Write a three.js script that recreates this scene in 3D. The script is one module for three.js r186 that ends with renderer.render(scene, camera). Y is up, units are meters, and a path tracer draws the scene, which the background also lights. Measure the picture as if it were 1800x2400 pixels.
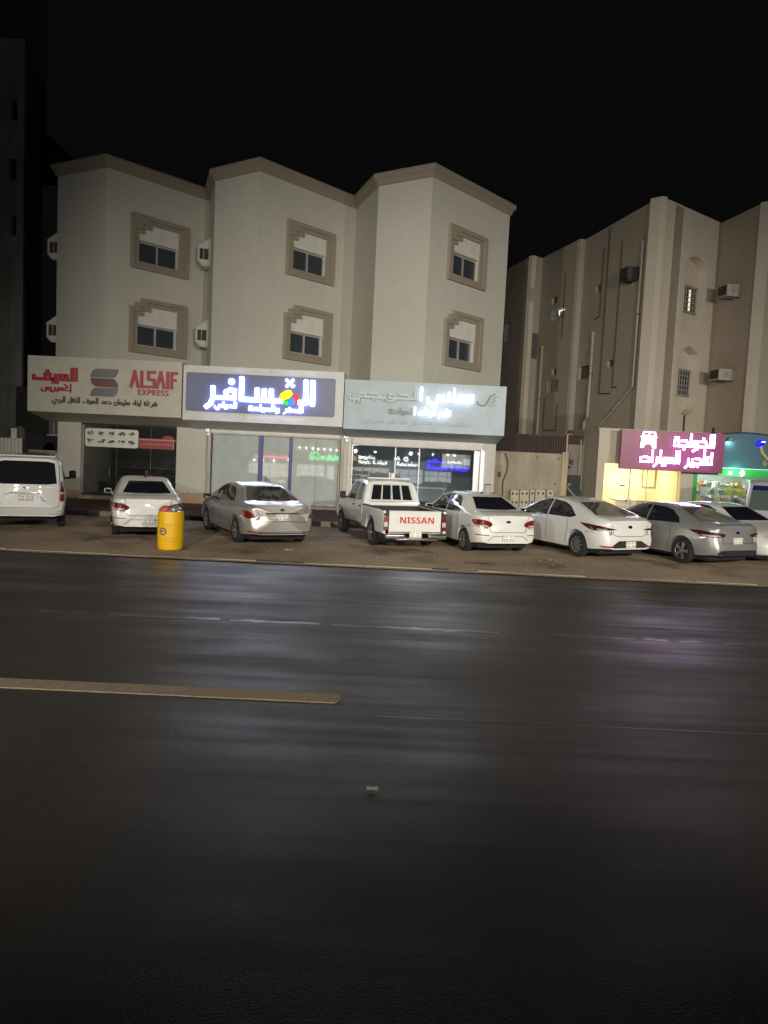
import * as THREE from 'three';
import { mergeGeometries, mergeVertices, toCreasedNormals } from 'three/addons/utils/BufferGeometryUtils.js';
import { RoundedBoxGeometry } from 'three/addons/geometries/RoundedBoxGeometry.js';
import { TessellateModifier } from 'three/addons/modifiers/TessellateModifier.js';
import { FontLoader } from 'three/addons/loaders/FontLoader.js';
import { TextGeometry } from 'three/addons/geometries/TextGeometry.js';
import { RectAreaLightUniformsLib } from 'three/addons/lights/RectAreaLightUniformsLib.js';
import { Brush, Evaluator, SUBTRACTION } from 'three-bvh-csg';
import { MeshBVH } from 'three-mesh-bvh';

// ---------- camera, sky, exposure ----------
const scene = new THREE.Scene();
const camera = new THREE.PerspectiveCamera(2 * Math.atan(1200 / 1850) * 180 / Math.PI, 0.75, 0.1, 600);
camera.position.set(0, 2.57, 0);
camera.rotation.order = 'YXZ';
camera.rotation.set(-Math.atan(0.083), 0, Math.atan(0.047));
const renderer = new THREE.WebGLRenderer({ antialias: true });
renderer.toneMapping = THREE.LinearToneMapping;
renderer.toneMappingExposure = 1;
renderer.shadowMap.enabled = true;
scene.background = new THREE.Color().setRGB(0.0026, 0.0026, 0.0027);   // night sky over a lit town
RectAreaLightUniformsLib.init();

// ---------- helpers ----------
const V = (x, y, z) => new THREE.Vector3(x, y, z);
let seed = 7;
const rnd = () => { seed = (seed * 1664525 + 1013904223) >>> 0; return seed / 4294967296; };
const rr = (a, b) => a + (b - a) * rnd();
const names = {};
const numbered = (n) => { const k = names[n] = (names[n] ?? -1) + 1; return k ? n + '_' + String(k).padStart(3, '0') : n; };
const lin = (r, g, b) => new THREE.Color().setRGB(r, g, b);
function boxUV(g, s = 1) {   // uv in metres, projected along the main axis of each face
  g = g.index ? g.toNonIndexed() : g;
  if (!g.attributes.normal) g.computeVertexNormals();
  const p = g.attributes.position, uv = new Float32Array(p.count * 2), a = V(), b = V(), c = V(), n = V();
  for (let i = 0; i < p.count; i += 3) {
    a.fromBufferAttribute(p, i); b.fromBufferAttribute(p, i + 1); c.fromBufferAttribute(p, i + 2);
    n.copy(b).sub(a).cross(V().copy(c).sub(a));
    const x = Math.abs(n.x), y = Math.abs(n.y), z = Math.abs(n.z);
    for (let k = 0; k < 3; k++) {
      const q = k === 0 ? a : k === 1 ? b : c;
      let u, v;
      if (y > x && y > z) { u = q.x; v = q.z; } else { u = x > z ? q.z : q.x; if (x > 0.3 * z && z > 0.3 * x) u = q.x * 0.8 - q.z * 0.6; v = q.y; }
      uv[(i + k) * 2] = u * s; uv[(i + k) * 2 + 1] = v * s;
    }
  }
  g.setAttribute('uv', new THREE.BufferAttribute(uv, 2));
  return g;
}
const clean = (g) => { g = g.index ? g.toNonIndexed() : g; for (const k of Object.keys(g.attributes)) if (!['position', 'normal', 'uv'].includes(k)) g.deleteAttribute(k); if (!g.attributes.normal) g.computeVertexNormals(); if (!g.attributes.uv) g.setAttribute('uv', new THREE.BufferAttribute(new Float32Array(g.attributes.position.count * 2), 2)); return g; };
const merge = (list) => list.length === 1 ? list[0] : mergeGeometries(list.map(clean));
function mk(name, geo, mat, parent = scene, label) {
  let g = Array.isArray(geo) ? merge(geo) : geo;
  if (mat.userData.uv && !g.userData.uvd) { g = boxUV(g); g.userData.uvd = true; }
  const m = new THREE.Mesh(g, mat);
  m.name = parent === scene ? numbered(name) : name;
  m.castShadow = m.receiveShadow = true;
  if (label) m.userData.label = label;
  parent.add(m);
  return m;
}
const mkEach = (name, list, mat, parent) => list.map((g) => mk(name, g, mat, parent));
function thing(name, label, category, [x, y, z] = [0, 0, 0], turn = 0, group) {
  const o = new THREE.Group(); o.name = numbered(name); scene.add(o);
  o.position.set(x, y, z); o.rotation.y = turn; o.userData = { label, category };
  if (group) o.userData.group = group;
  return o;
}
const tag = (o, label, category, group) => { Object.assign(o.userData, { label, category }); if (group) o.userData.group = group; return o; };
const struct = (name, geo, mat, parent) => { const m = mk(name, geo, mat, parent); m.userData.kind = 'structure'; return m; };
const bx = (w, h, d, x = 0, y = 0, z = 0) => new THREE.BoxGeometry(w, h, d).translate(x, y, z);
const bb = (x0, x1, y0, y1, z0, z1) => bx(x1 - x0, y1 - y0, z1 - z0, (x0 + x1) / 2, (y0 + y1) / 2, (z0 + z1) / 2);
const rb = (w, h, d, r, x = 0, y = 0, z = 0, s = 2) => new RoundedBoxGeometry(w, h, d, s, Math.min(r, w / 2.01, h / 2.01, d / 2.01)).translate(x, y, z);
const cyl = (r0, r1, h, n = 16) => new THREE.CylinderGeometry(r0, r1, h, n);
function bar(a, b, r, n = 8) {
  const d = V().subVectors(b, a), g = new THREE.CylinderGeometry(r, r, d.length(), n);
  g.applyQuaternion(new THREE.Quaternion().setFromUnitVectors(V(0, 1, 0), d.clone().normalize()));
  return g.translate((a.x + b.x) / 2, (a.y + b.y) / 2, (a.z + b.z) / 2);
}
function pipe(points, r, n = 8) {   // straight runs with ball-jointed elbows
  const out = [];
  for (let i = 0; i + 1 < points.length; i++) { out.push(bar(points[i], points[i + 1], r, n)); if (i) out.push(new THREE.SphereGeometry(r * 1.12, 8, 6).translate(points[i].x, points[i].y, points[i].z)); }
  return out;
}
function poly(pts, holes = []) {
  const s = new THREE.Shape(pts.map(([x, y]) => new THREE.Vector2(x, y)));
  for (const h of holes) s.holes.push(new THREE.Path(h.map(([x, y]) => new THREE.Vector2(x, y))));
  return s;
}
const ext = (pts, depth, holes, bevel) => new THREE.ExtrudeGeometry(poly(pts, holes), { depth, bevelEnabled: !!bevel, bevelSize: bevel, bevelThickness: bevel, bevelOffset: -bevel, bevelSegments: 2, curveSegments: 6 });
const rect = (x0, y0, x1, y1) => [[x0, y0], [x1, y0], [x1, y1], [x0, y1]];
function rrect(x0, y0, x1, y1, r, n = 4) {
  const o = [];
  for (const [cx, cy, a0] of [[x1 - r, y0 + r, -90], [x1 - r, y1 - r, 0], [x0 + r, y1 - r, 90], [x0 + r, y0 + r, 180]]) for (let i = 0; i <= n; i++) { const a = (a0 + 90 * i / n) * Math.PI / 180; o.push([cx + r * Math.cos(a), cy + r * Math.sin(a)]); }
  return o;
}
// ---------- noise and textures ----------
const hash = (x, y, s) => { let h = Math.imul(x, 374761393) ^ Math.imul(y, 668265263) ^ Math.imul(s, 1442695041); h = Math.imul(h ^ (h >>> 13), 1274126177); return ((h ^ (h >>> 16)) >>> 0) / 4294967296; };
function vn(x, y, px, py, s) {
  const xi = Math.floor(x), yi = Math.floor(y), fx = x - xi, fy = y - yi, u = fx * fx * (3 - 2 * fx), v = fy * fy * (3 - 2 * fy), m = (a, b) => ((a % b) + b) % b;
  const h = (i, j) => hash(m(xi + i, px), m(yi + j, py), s);
  return (h(0, 0) * (1 - u) + h(1, 0) * u) * (1 - v) + (h(0, 1) * (1 - u) + h(1, 1) * u) * v;
}
const fbm = (u, v, cx, cy, oct, s) => { let t = 0, a = 0.5, n = 0; for (let i = 0; i < oct; i++) { t += a * vn(u * cx, v * cy, cx, cy, s + i); n += a; a *= 0.5; cx *= 2; cy *= 2; } return t / n; };
function tex(size, metres, fn, srgb = true, sizeY = size, metresY = metres) {
  const d = new Uint8Array(size * sizeY * 4);
  for (let j = 0; j < sizeY; j++) for (let i = 0; i < size; i++) {
    const c = fn(i / size, j / sizeY), k = (j * size + i) * 4;
    for (let q = 0; q < 3; q++) { let x = Math.min(1, Math.max(0, c.length ? c[q] : c)); if (srgb) x = x <= 0.0031308 ? 12.92 * x : 1.055 * Math.pow(x, 1 / 2.4) - 0.055; d[k + q] = Math.round(255 * x); }
    d[k + 3] = 255;
  }
  const t = new THREE.DataTexture(d, size, sizeY);
  t.wrapS = t.wrapT = THREE.RepeatWrapping; t.magFilter = THREE.LinearFilter; t.minFilter = THREE.LinearMipmapLinearFilter; t.generateMipmaps = true;
  t.repeat.set(1 / metres, 1 / metresY); if (srgb) t.colorSpace = THREE.SRGBColorSpace; t.needsUpdate = true;
  return t;
}
const std = (o) => { const { uv, ...r } = o, m = new THREE.MeshStandardMaterial(r); if (uv) m.userData.uv = true; return m; };
const phy = (o) => { const { uv, ...r } = o, m = new THREE.MeshPhysicalMaterial(r); if (uv) m.userData.uv = true; return m; };
const plasterTone = tex(512, 5, (u, v) => { const a = fbm(u, v, 3, 3, 5, 11), b = fbm(u, v, 24, 3, 4, 31), c = fbm(u, v, 60, 60, 2, 51); const k = 0.86 + 0.16 * a + 0.05 * (b - 0.5) + 0.06 * (c - 0.5); return [k, k * 0.995, k * (0.97 + 0.03 * a)]; });
const plasterBump = tex(512, 1.3, (u, v) => 0.6 * fbm(u, v, 40, 40, 3, 3) + 0.4 * fbm(u, v, 8, 8, 2, 5), false);
const grimeTone = tex(512, 4, (u, v) => { const a = fbm(u, v, 4, 4, 5, 81), s = Math.pow(fbm(u, v, 26, 2, 3, 91), 2), c = fbm(u, v, 60, 60, 2, 95); const k = 0.62 + 0.42 * a - 0.28 * s + 0.1 * (c - 0.5); return [k, k * (0.97 + 0.03 * a), k * (0.92 + 0.06 * a)]; });
const asphaltTone = tex(1024, 6, (u, v) => { const a = fbm(u, v, 5, 5, 4, 101), f = vn(u * 420, v * 420, 420, 420, 105), g = vn(u * 190, v * 190, 190, 190, 106); const k = 0.72 + 0.34 * a + 0.42 * Math.pow(f, 5) - 0.3 * Math.pow(g, 4); return [k * 1.02, k, k * 0.97]; });
const asphaltBump = tex(1024, 2.3, (u, v) => 0.7 * vn(u * 430, v * 430, 430, 430, 115) + 0.2 * vn(u * 250, v * 250, 250, 250, 116) + 0.1 * fbm(u, v, 9, 9, 3, 117), false);
const asphaltRough = tex(1024, 14, (u, v) => { const band = fbm(u, v, 3, 60, 4, 121), blot = fbm(u, v, 10, 14, 4, 131); const k = 0.46 + 0.22 * (band - 0.5) + 0.3 * (blot - 0.5); return [k, k, k]; }, false, 1024, 9);
const sandTone = tex(1024, 7, (u, v) => { const a = fbm(u, v, 4, 4, 6, 141), f = vn(u * 380, v * 380, 380, 380, 145), st = fbm(u, v, 3, 40, 4, 149), o = Math.max(0, fbm(u, v, 9, 9, 4, 147) - 0.6) * 2.2; const k = 0.55 + 0.6 * a + 0.22 * (st - 0.5) + 0.25 * (f - 0.5) - o; return [k, k * (0.9 + 0.08 * a), k * (0.8 + 0.12 * a)]; });
const sandBump = tex(512, 2, (u, v) => 0.6 * vn(u * 150, v * 150, 150, 150, 151) + 0.4 * fbm(u, v, 10, 10, 3, 153), false);
const fineTone = tex(256, 1.5, (u, v) => { const k = 0.85 + 0.2 * fbm(u, v, 6, 6, 4, 161) + 0.08 * (vn(u * 90, v * 90, 90, 90, 163) - 0.5); return [k, k, k]; });
// ---------- shared materials ----------
const M = {
  wall: std({ color: lin(0.58, 0.565, 0.5), map: plasterTone, bumpMap: plasterBump, bumpScale: 0.006, roughness: 0.92, uv: 1 }),
  trim: std({ color: lin(0.32, 0.275, 0.215), map: plasterTone, bumpMap: plasterBump, bumpScale: 0.004, roughness: 0.9, uv: 1 }),
  beigeWall: std({ color: lin(0.5, 0.43, 0.34), map: grimeTone, bumpMap: plasterBump, bumpScale: 0.006, roughness: 0.93, uv: 1 }),
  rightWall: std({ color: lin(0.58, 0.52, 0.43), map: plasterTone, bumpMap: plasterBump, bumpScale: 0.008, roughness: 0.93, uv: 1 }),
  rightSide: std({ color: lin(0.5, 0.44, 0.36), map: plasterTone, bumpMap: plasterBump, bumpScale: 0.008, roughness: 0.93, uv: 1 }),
  rightStripe: std({ color: lin(0.3, 0.245, 0.2), map: plasterTone, roughness: 0.93, uv: 1 }),
  towerWall: std({ color: lin(0.42, 0.42, 0.39), map: grimeTone, roughness: 0.95, uv: 1 }),
  asphalt: std({ color: lin(0.042, 0.037, 0.034), map: asphaltTone, bumpMap: asphaltBump, bumpScale: 0.0025, roughness: 1, roughnessMap: asphaltRough, uv: 1 }),
  sand: std({ color: lin(0.43, 0.34, 0.25), map: sandTone, bumpMap: sandBump, bumpScale: 0.006, roughness: 0.9, uv: 1 }),
  dirt: std({ color: lin(0.16, 0.125, 0.09), map: sandTone, roughness: 1, uv: 1 }),
  paving: std({ color: lin(0.17, 0.085, 0.055), map: sandTone, bumpMap: sandBump, bumpScale: 0.004, roughness: 0.9, uv: 1 }),
  gutter: std({ color: lin(0.4, 0.32, 0.24), map: sandTone, bumpMap: sandBump, bumpScale: 0.006, roughness: 0.92, uv: 1 }),
  kerbWhite: std({ color: lin(0.5, 0.43, 0.33), map: grimeTone, roughness: 0.85, uv: 1 }),
  kerbBlack: std({ color: lin(0.05, 0.035, 0.04), map: grimeTone, roughness: 0.8, uv: 1 }),
  lanePaint: std({ color: lin(0.25, 0.2, 0.135), map: asphaltTone, bumpMap: asphaltBump, bumpScale: 0.004, roughness: 0.75, uv: 1 }),
  wornPaint: std({ color: lin(0.1, 0.096, 0.092), map: asphaltTone, roughness: 0.32, uv: 1 }),
  white: std({ color: lin(0.72, 0.72, 0.69), roughness: 0.5 }),
  whiteMatte: std({ color: lin(0.7, 0.68, 0.62), map: fineTone, roughness: 0.75, uv: 1 }),
  alu: std({ color: lin(0.55, 0.55, 0.54), roughness: 0.4, metalness: 0.5 }),
  steel: std({ color: lin(0.4, 0.4, 0.4), roughness: 0.35, metalness: 0.9 }),
  chrome: std({ color: lin(0.75, 0.75, 0.75), roughness: 0.12, metalness: 1 }),
  black: std({ color: lin(0.012, 0.012, 0.013), roughness: 0.6 }),
  rubber: std({ color: lin(0.016, 0.016, 0.016), map: fineTone, roughness: 0.85, uv: 1 }),
  dark: std({ color: lin(0.03, 0.03, 0.032), roughness: 0.7 }),
  darkGlass: phy({ color: lin(0.012, 0.014, 0.018), roughness: 0.05, ior: 1.52, clearcoat: 1, clearcoatRoughness: 0.03 }),
  winGlass: phy({ color: lin(0.035, 0.042, 0.055), roughness: 0.12, ior: 1.5 }),
  pane: phy({ color: lin(0.93, 0.96, 0.97), transmission: 1, thickness: 0, roughness: 0.02, ior: 1.62 }),
  frosted: phy({ color: lin(0.5, 0.54, 0.53), map: fineTone, roughness: 0.03, ior: 1.85, uv: 1 }),
  blueFrame: std({ color: lin(0.03, 0.025, 0.2), roughness: 0.4 }),
  pvc: std({ color: lin(0.62, 0.58, 0.5), map: grimeTone, roughness: 0.6, uv: 1 }),
  thinPipe: std({ color: lin(0.1, 0.075, 0.055), roughness: 0.7 }),
  acBody: std({ color: lin(0.5, 0.48, 0.44), map: grimeTone, roughness: 0.6, uv: 1 }),
  acDark: std({ color: lin(0.06, 0.055, 0.05), map: grimeTone, roughness: 0.7, uv: 1 }),
  rust: std({ color: lin(0.11, 0.06, 0.05), map: grimeTone, roughness: 0.85, uv: 1 }),
  greenDoor: std({ color: lin(0.045, 0.06, 0.06), map: fineTone, roughness: 0.7, uv: 1 }),
};
const glow = (r, g, b, k, c = 0.8) => std({ color: lin(c * r / Math.max(r, g, b), c * g / Math.max(r, g, b), c * b / Math.max(r, g, b)), emissive: lin(r, g, b), emissiveIntensity: k, roughness: 0.5 });

// ---------- ground ----------
function sheet(x0, x1, z0, z1, y, nx = 1, nz = 1) { const g = new THREE.PlaneGeometry(x1 - x0, z1 - z0, nx, nz).rotateX(-Math.PI / 2); return g.translate((x0 + x1) / 2, y, (z0 + z1) / 2); }
struct('ground', sheet(-200, 200, -220, 120, -0.03), M.dirt);
struct('road', sheet(-120, 120, -16.35, 8.2, 0), M.asphalt);
{ // sandy parking apron, its edge toward the road ragged with drifted sand
  const pts = [], n = 420;
  for (let i = 0; i <= n; i++) { const x = -60 + 120 * i / n; pts.push([x, 16.42 + 0.16 * (fbm(i / n, 0.3, 40, 1, 4, 201) - 0.5) + 0.1 * (fbm(i / n, 0.6, 160, 1, 3, 205) - 0.5)]); }
  const s = poly([...pts, [60, 24.3], [-60, 24.3]]);
  struct('parking_apron', new THREE.ShapeGeometry(s).rotateX(-Math.PI / 2).translate(0, 0.012, 0), M.sand);
  // low concrete gutter lip along the road edge, buried in sand here and there
  const lip = [];
  for (let x = -24; x < 24;) { const w = rr(0.5, 1.6), gap = rnd() < 0.35 ? rr(0.3, 1.2) : 0.012; lip.push(rb(w, rr(0.03, 0.05), rr(0.13, 0.2), 0.018, x + w / 2, 0.012 + rr(-0.008, 0.002), -16.72 + rr(-0.02, 0.02))); x += w + gap; if (x > -3 && x < -1.66) x = -1.62; if (x > 0.2 && x < 1.44) x = 1.48; }
  const lipRow = new THREE.Group(); lipRow.name = 'gutter_lip'; lipRow.userData.kind = 'structure'; scene.add(lipRow); mkEach('lip_stone', lip, M.gutter, lipRow);
  const slot = [];
  for (const [a, b] of [[-2.95, -1.66], [0.36, 1.44]]) slot.push(bb(a, b, 0.013, 0.03, -16.76, -16.68));
  struct('drain_slot', slot, M.black);
}
struct('sidewalk', bb(-60, 60, -0.02, 0.15, -29.4, -24.5), M.paving);
{ // kerb of painted stones, three white, three black
  const kerb = new THREE.Group(); kerb.name = 'kerb'; kerb.userData.kind = 'structure'; scene.add(kerb);
  const stone = boxUV(rb(0.594, 0.2, 0.2, 0.025)); stone.userData.uvd = true;
  for (let i = 0; i < 66; i++) { const x = -19.95 + 0.6 * i + 0.3; const k = Math.floor(i / 3) % 2; const m = mk('kerb_stone', stone, k ? M.kerbBlack : M.kerbWhite, kerb); m.position.set(x, 0.062 + rr(-0.006, 0.006), -24.4 + rr(-0.012, 0.012)); m.rotation.y = rr(-0.01, 0.01); }
}
{ // thick thermoplastic lane dash with a rounded end, and the ghost of a worn edge line
  const w = [], n = 60;
  for (let i = 0; i <= n; i++) w.push([-7.2 + 6.8 * i / n, 7.66 + 0.012 * fbm(i / n, 0.1, 60, 1, 2, 301)]);
  for (let i = n; i >= 0; i--) w.push([-7.2 + 6.8 * i / n, 7.95 + 0.012 * fbm(i / n, 0.4, 60, 1, 2, 303)]);
  w.splice(n + 1, 0, [-0.37, 7.7], [-0.35, 7.76], [-0.35, 7.86], [-0.38, 7.92]);
  struct('lane_line', ext(w, 0.008, [], 0.003).rotateX(-Math.PI / 2).translate(0, 0.001, 0), M.lanePaint);
  const bits = [];
  for (let x = -9; x < 22; x += 0.16) if (fbm((x + 9) / 31, 0.5, 70, 1, 4, 311) > 0.4) { const a = 11.0 + 0.07 * rnd(), b = 11.17 - 0.06 * rnd(); bits.push(new THREE.ShapeGeometry(poly([[x, a], [x + 0.17, a + 0.02 * rnd()], [x + 0.165, b], [x + 0.01, b - 0.02 * rnd()]]))); }
  const ghost = struct('worn_edge_line', merge(bits).rotateX(-Math.PI / 2).translate(0, 0.004, 0), M.wornPaint);
  const seam = [];
  for (let x = 0; x < 20; x += 0.5) seam.push(new THREE.ShapeGeometry(poly([[x, 7.34 + 0.01 * rnd()], [x + 0.5, 7.34 + 0.01 * rnd()], [x + 0.5, 7.365], [x, 7.365]])));
  struct('road_seam', merge(seam).rotateX(-Math.PI / 2).translate(0, 0.003, 0), M.wornPaint);
}
// ---------- the saw-tooth apartment building over the three shops ----------
const P2 = { A1: [-12.32, -29.34], C1: [-10.1, -28.09], B1: [-7.31, -31.44], A2: [-6.56, -29.02], C2: [-4.76, -27.73], B2: [-1.63, -31.55], A3: [-0.72, -28.74], C3: [1.12, -27.5], B3: [4.34, -31.49] };
function onFace(g, A, B, s = 0, y = 0, out = 0) {   // local x along the face, y up, z outward
  const dx = B[0] - A[0], dz = B[1] - A[1], L = Math.hypot(dx, dz), d = V(dx / L, 0, dz / L), n = V(-d.z, 0, d.x);
  return g.applyMatrix4(new THREE.Matrix4().makeBasis(d, V(0, 1, 0), n).setPosition(A[0] + d.x * s + n.x * out, y, A[1] + d.z * s + n.z * out));
}
const faceLen = (A, B) => Math.hypot(B[0] - A[0], B[1] - A[1]);
const faceYaw = (A, B) => Math.atan2(-(B[1] - A[1]), B[0] - A[0]);
const house = thing('apartment_building', 'cream saw-tooth apartment building above the three shops', 'building');
{
  const T = 0.24, walls = [], y0 = 4.6, y1 = 11.78;
  const seq = [['A1', 'C1'], ['C1', 'B1', 0.95], ['B1', 'A2'], ['A2', 'C2'], ['C2', 'B2', 1.31], ['B2', 'A3'], ['A3', 'C3'], ['C3', 'B3', 1.06]];
  // stepped surround: outer outline, ridge outline and inner outline
  const up = { o: rect(0, 8.53, 2.44, 10.45), m: [[0.14, 8.65], [2.28, 8.65], [2.28, 10.3], [0.7, 10.3], [0.7, 10.12], [0.44, 10.12], [0.44, 9.92], [0.14, 9.92]], i: [[0.33, 8.79], [2.03, 8.79], [2.03, 10.16], [0.86, 10.16], [0.86, 9.98], [0.58, 9.98], [0.58, 9.8], [0.33, 9.8]] };
  const lo = { o: [[0, 5.54], [2.44, 5.54], [2.44, 7.52], [0.46, 7.52], [0.46, 7.36], [0.22, 7.36], [0.22, 7.18], [0, 7.18]], m: [[0.14, 5.66], [2.28, 5.66], [2.28, 7.38], [0.72, 7.38], [0.72, 7.2], [0.46, 7.2], [0.46, 7.02], [0.14, 7.02]], i: [[0.33, 5.82], [2.03, 5.82], [2.03, 7.24], [0.88, 7.24], [0.88, 7.06], [0.6, 7.06], [0.6, 6.88], [0.33, 6.88]] };
  const surrounds = [up, lo].map((w) => [ext(w.o, 0.11, [w.m], 0.012), ext(w.m, 0.055, [w.i], 0.008)]);
  let bay = 0;
  for (const [a, b, s0] of seq) {
    const A = P2[a], B = P2[b], L = faceLen(A, B), holes = [];
    if (s0 !== undefined) for (const w of [up, lo]) { const yb = w.i[0][1]; holes.push(rect(s0 + 0.33, yb, s0 + 2.03, yb + 0.76)); }
    walls.push(onFace(ext(rect(0, y0, L, y1), T, holes).translate(0, 0, -T), A, B));
    if (s0 === undefined) continue;
    [up, lo].forEach((w, k) => {
      const floor = k ? 'first floor' : 'top floor', yb = w.i[0][1];
      const sur = mk('window_surround', [0, 1].map((q) => onFace(surrounds[k][q].clone(), A, B, s0, 0, 0.002)), M.trim, house);
      sur.userData.label = 'stepped beige plaster surround of a ' + floor + ' window';
      mk('shutter_panel', onFace(ext([[0.335, yb + 0.79], [2.025, yb + 0.79], ...w.i.slice(2).map(([x, y]) => [x > 1.5 ? 2.025 : x + 0.004, y - 0.006])], 0.018).translate(s0, 0, 0.001), A, B), M.whiteMatte, house);
      mk('shutter_sill', onFace(bb(s0 + 0.32, s0 + 2.04, yb + 0.755, yb + 0.79, -0.1, 0.045), A, B), M.whiteMatte, house);
      // aluminium slider: frame with two panes
      const f = [bb(0.33, 2.03, 0, 0.05, -0.16, -0.1), bb(0.33, 2.03, 0.7, 0.757, -0.16, -0.1), bb(0.33, 0.375, 0.05, 0.7, -0.16, -0.1), bb(1.985, 2.03, 0.05, 0.7, -0.16, -0.1), bb(1.15, 1.21, 0.05, 0.7, -0.165, -0.095)].map((g) => onFace(g.translate(s0, yb, 0), A, B));
      const win = mk('window', f, M.alu, house);
      const inset = k && bay === 2 ? 0.03 : 0;
      mk('pane', onFace(bb(s0 + 0.37, s0 + 1.16, yb + 0.04, yb + 0.71, -0.145, -0.137), A, B), M.winGlass, win);
      mk('pane', onFace(bb(s0 + 1.2, s0 + 1.99, yb + 0.04, yb + 0.71, -0.13 - inset, -0.122 - inset), A, B), M.winGlass, win);
    });
    bay++;
  }
  // left flank, right flank and back of the upper floors
  const flank = (A, B) => walls.push(onFace(ext(rect(0, y0, faceLen(A, B), y1), T).translate(0, 0, -T), A, B));
  flank([-13.2, -42], P2.A1); flank(P2.B3, [3.3, -42]);
  walls.push(bb(-13.2, 3.3, y0, y1, -42.2, -42));
  mk('wall', walls, M.wall, house);
  mk('roof_slab', bb(-12.9, 3.3, 11.5, 11.6, -41.9, -31.7), M.wall, house);
  // moulded cornice swept along the saw-tooth
  const path = [[-13.2, -42], P2.A1, P2.C1, P2.B1, P2.A2, P2.C2, P2.B2, P2.A3, P2.C3, P2.B3, [3.3, -42]];
  const off = (o) => path.map((p, i) => {
    const dir = (a, b) => { const l = faceLen(a, b); return [(b[0] - a[0]) / l, (b[1] - a[1]) / l]; };
    const d0 = dir(path[Math.max(0, i - 1)], path[Math.max(1, i)]), d1 = i < path.length - 1 ? dir(p, path[i + 1]) : d0;
    const n0 = [-d0[1], d0[0]], n1 = [-d1[1], d1[0]], m = [n0[0] + n1[0], n0[1] + n1[1]], k = o / Math.max(0.35, (m[0] * n0[0] + m[1] * n0[1]));
    return [p[0] + m[0] * k, p[1] + m[1] * k];
  });
  const prof = [[-0.02, 11.7], [0.05, 11.72], [0.09, 11.76], [0.09, 11.84], [0.13, 11.88], [0.21, 11.93], [0.22, 11.97], [0.22, 12.07], [0.19, 12.1], [-0.25, 12.1], [-0.25, 11.6]];
  const rings = prof.map(([o, y]) => off(o).map(([x, z]) => [x, y, z])), pos = [];
  for (let k = 0; k + 1 < rings.length; k++) for (let i = 0; i + 1 < path.length; i++) { const a = rings[k][i], b = rings[k][i + 1], c = rings[k + 1][i + 1], d = rings[k + 1][i]; pos.push(...a, ...b, ...c, ...a, ...c, ...d); }
  const cg = new THREE.BufferGeometry().setAttribute('position', new THREE.Float32BufferAttribute(pos, 3)); cg.computeVertexNormals();
  mk('cornice', cg, M.trim, house);
  // ground floor: piers, lintel, returns
  mk('pier', bb(-12.07, -11.22, 0, 4.6, -29.4, -29), M.wall, house);
  mk('pier', bb(-7.71, -6.47, 0, 4.6, -29.4, -29), M.wall, house);
  mk('pier', bb(-1.66, -1.3, 0, 4.6, -29.4, -29), M.wall, house);
  mk('pier', bb(3.5, 3.98, 0, 4.6, -29.4, -29), M.wall, house);
  mkEach('lintel', [bb(-11.22, -7.71, 2.92, 4.6, -29.4, -29.01), bb(-6.47, -1.66, 2.9, 4.6, -29.4, -29.01), bb(-1.3, 3.5, 2.9, 4.6, -29.4, -29.01)], M.wall, house);
  mk('floor_slab', bb(-12.2, 3.9, 4.6, 4.72, -41.9, -29.02), M.wall, house);
  mkEach('wall', [bb(-12.07, -11.83, 0, 4.6, -42, -29.4), bb(3.74, 3.98, 0, 4.6, -42, -29.4), bb(-11.83, 3.74, 0, 4.6, -42, -41.8)], M.wall, house);
  mkEach('partition', [bb(-7.2, -6.9, 0.15, 4.6, -41.7, -29.4), bb(-1.6, -1.4, 0.15, 4.6, -41.7, -29.4)], M.wall, house);
  mkEach('doorstep', [bb(-11.22, -7.71, 0.15, 0.28, -29.3, -28.86), bb(-6.47, -1.66, 0.15, 0.24, -29.3, -28.9), bb(-1.3, 3.5, 0.15, 0.22, -29.3, -28.9)], M.beigeWall, house);
  // brown splash of mud at the foot of the piers: a band of dirt with a ragged top edge
  const mud = std({ color: lin(0.46, 0.36, 0.25), map: sandTone, roughness: 1, uv: 1 });
  const splash = (x0, x1, z, h) => { const pts = [[x0, 0.151], [x1, 0.151]], n = Math.ceil((x1 - x0) / 0.04); for (let i = n; i >= 0; i--) pts.push([x0 + (x1 - x0) * i / n, 0.18 + h * (0.45 + 0.35 * fbm(i / n, 0.5, 3, 1, 2, 401) + 0.3 * fbm(i / n, 0.2, 16, 1, 3, 405))]); return ext(pts, 0.003).translate(0, 0, z); };
  mkEach('mud_stain', [splash(-7.71, -6.47, -29.0, 0.55), splash(-12.07, -11.22, -29.0, 0.4)], mud, house);
}
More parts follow.
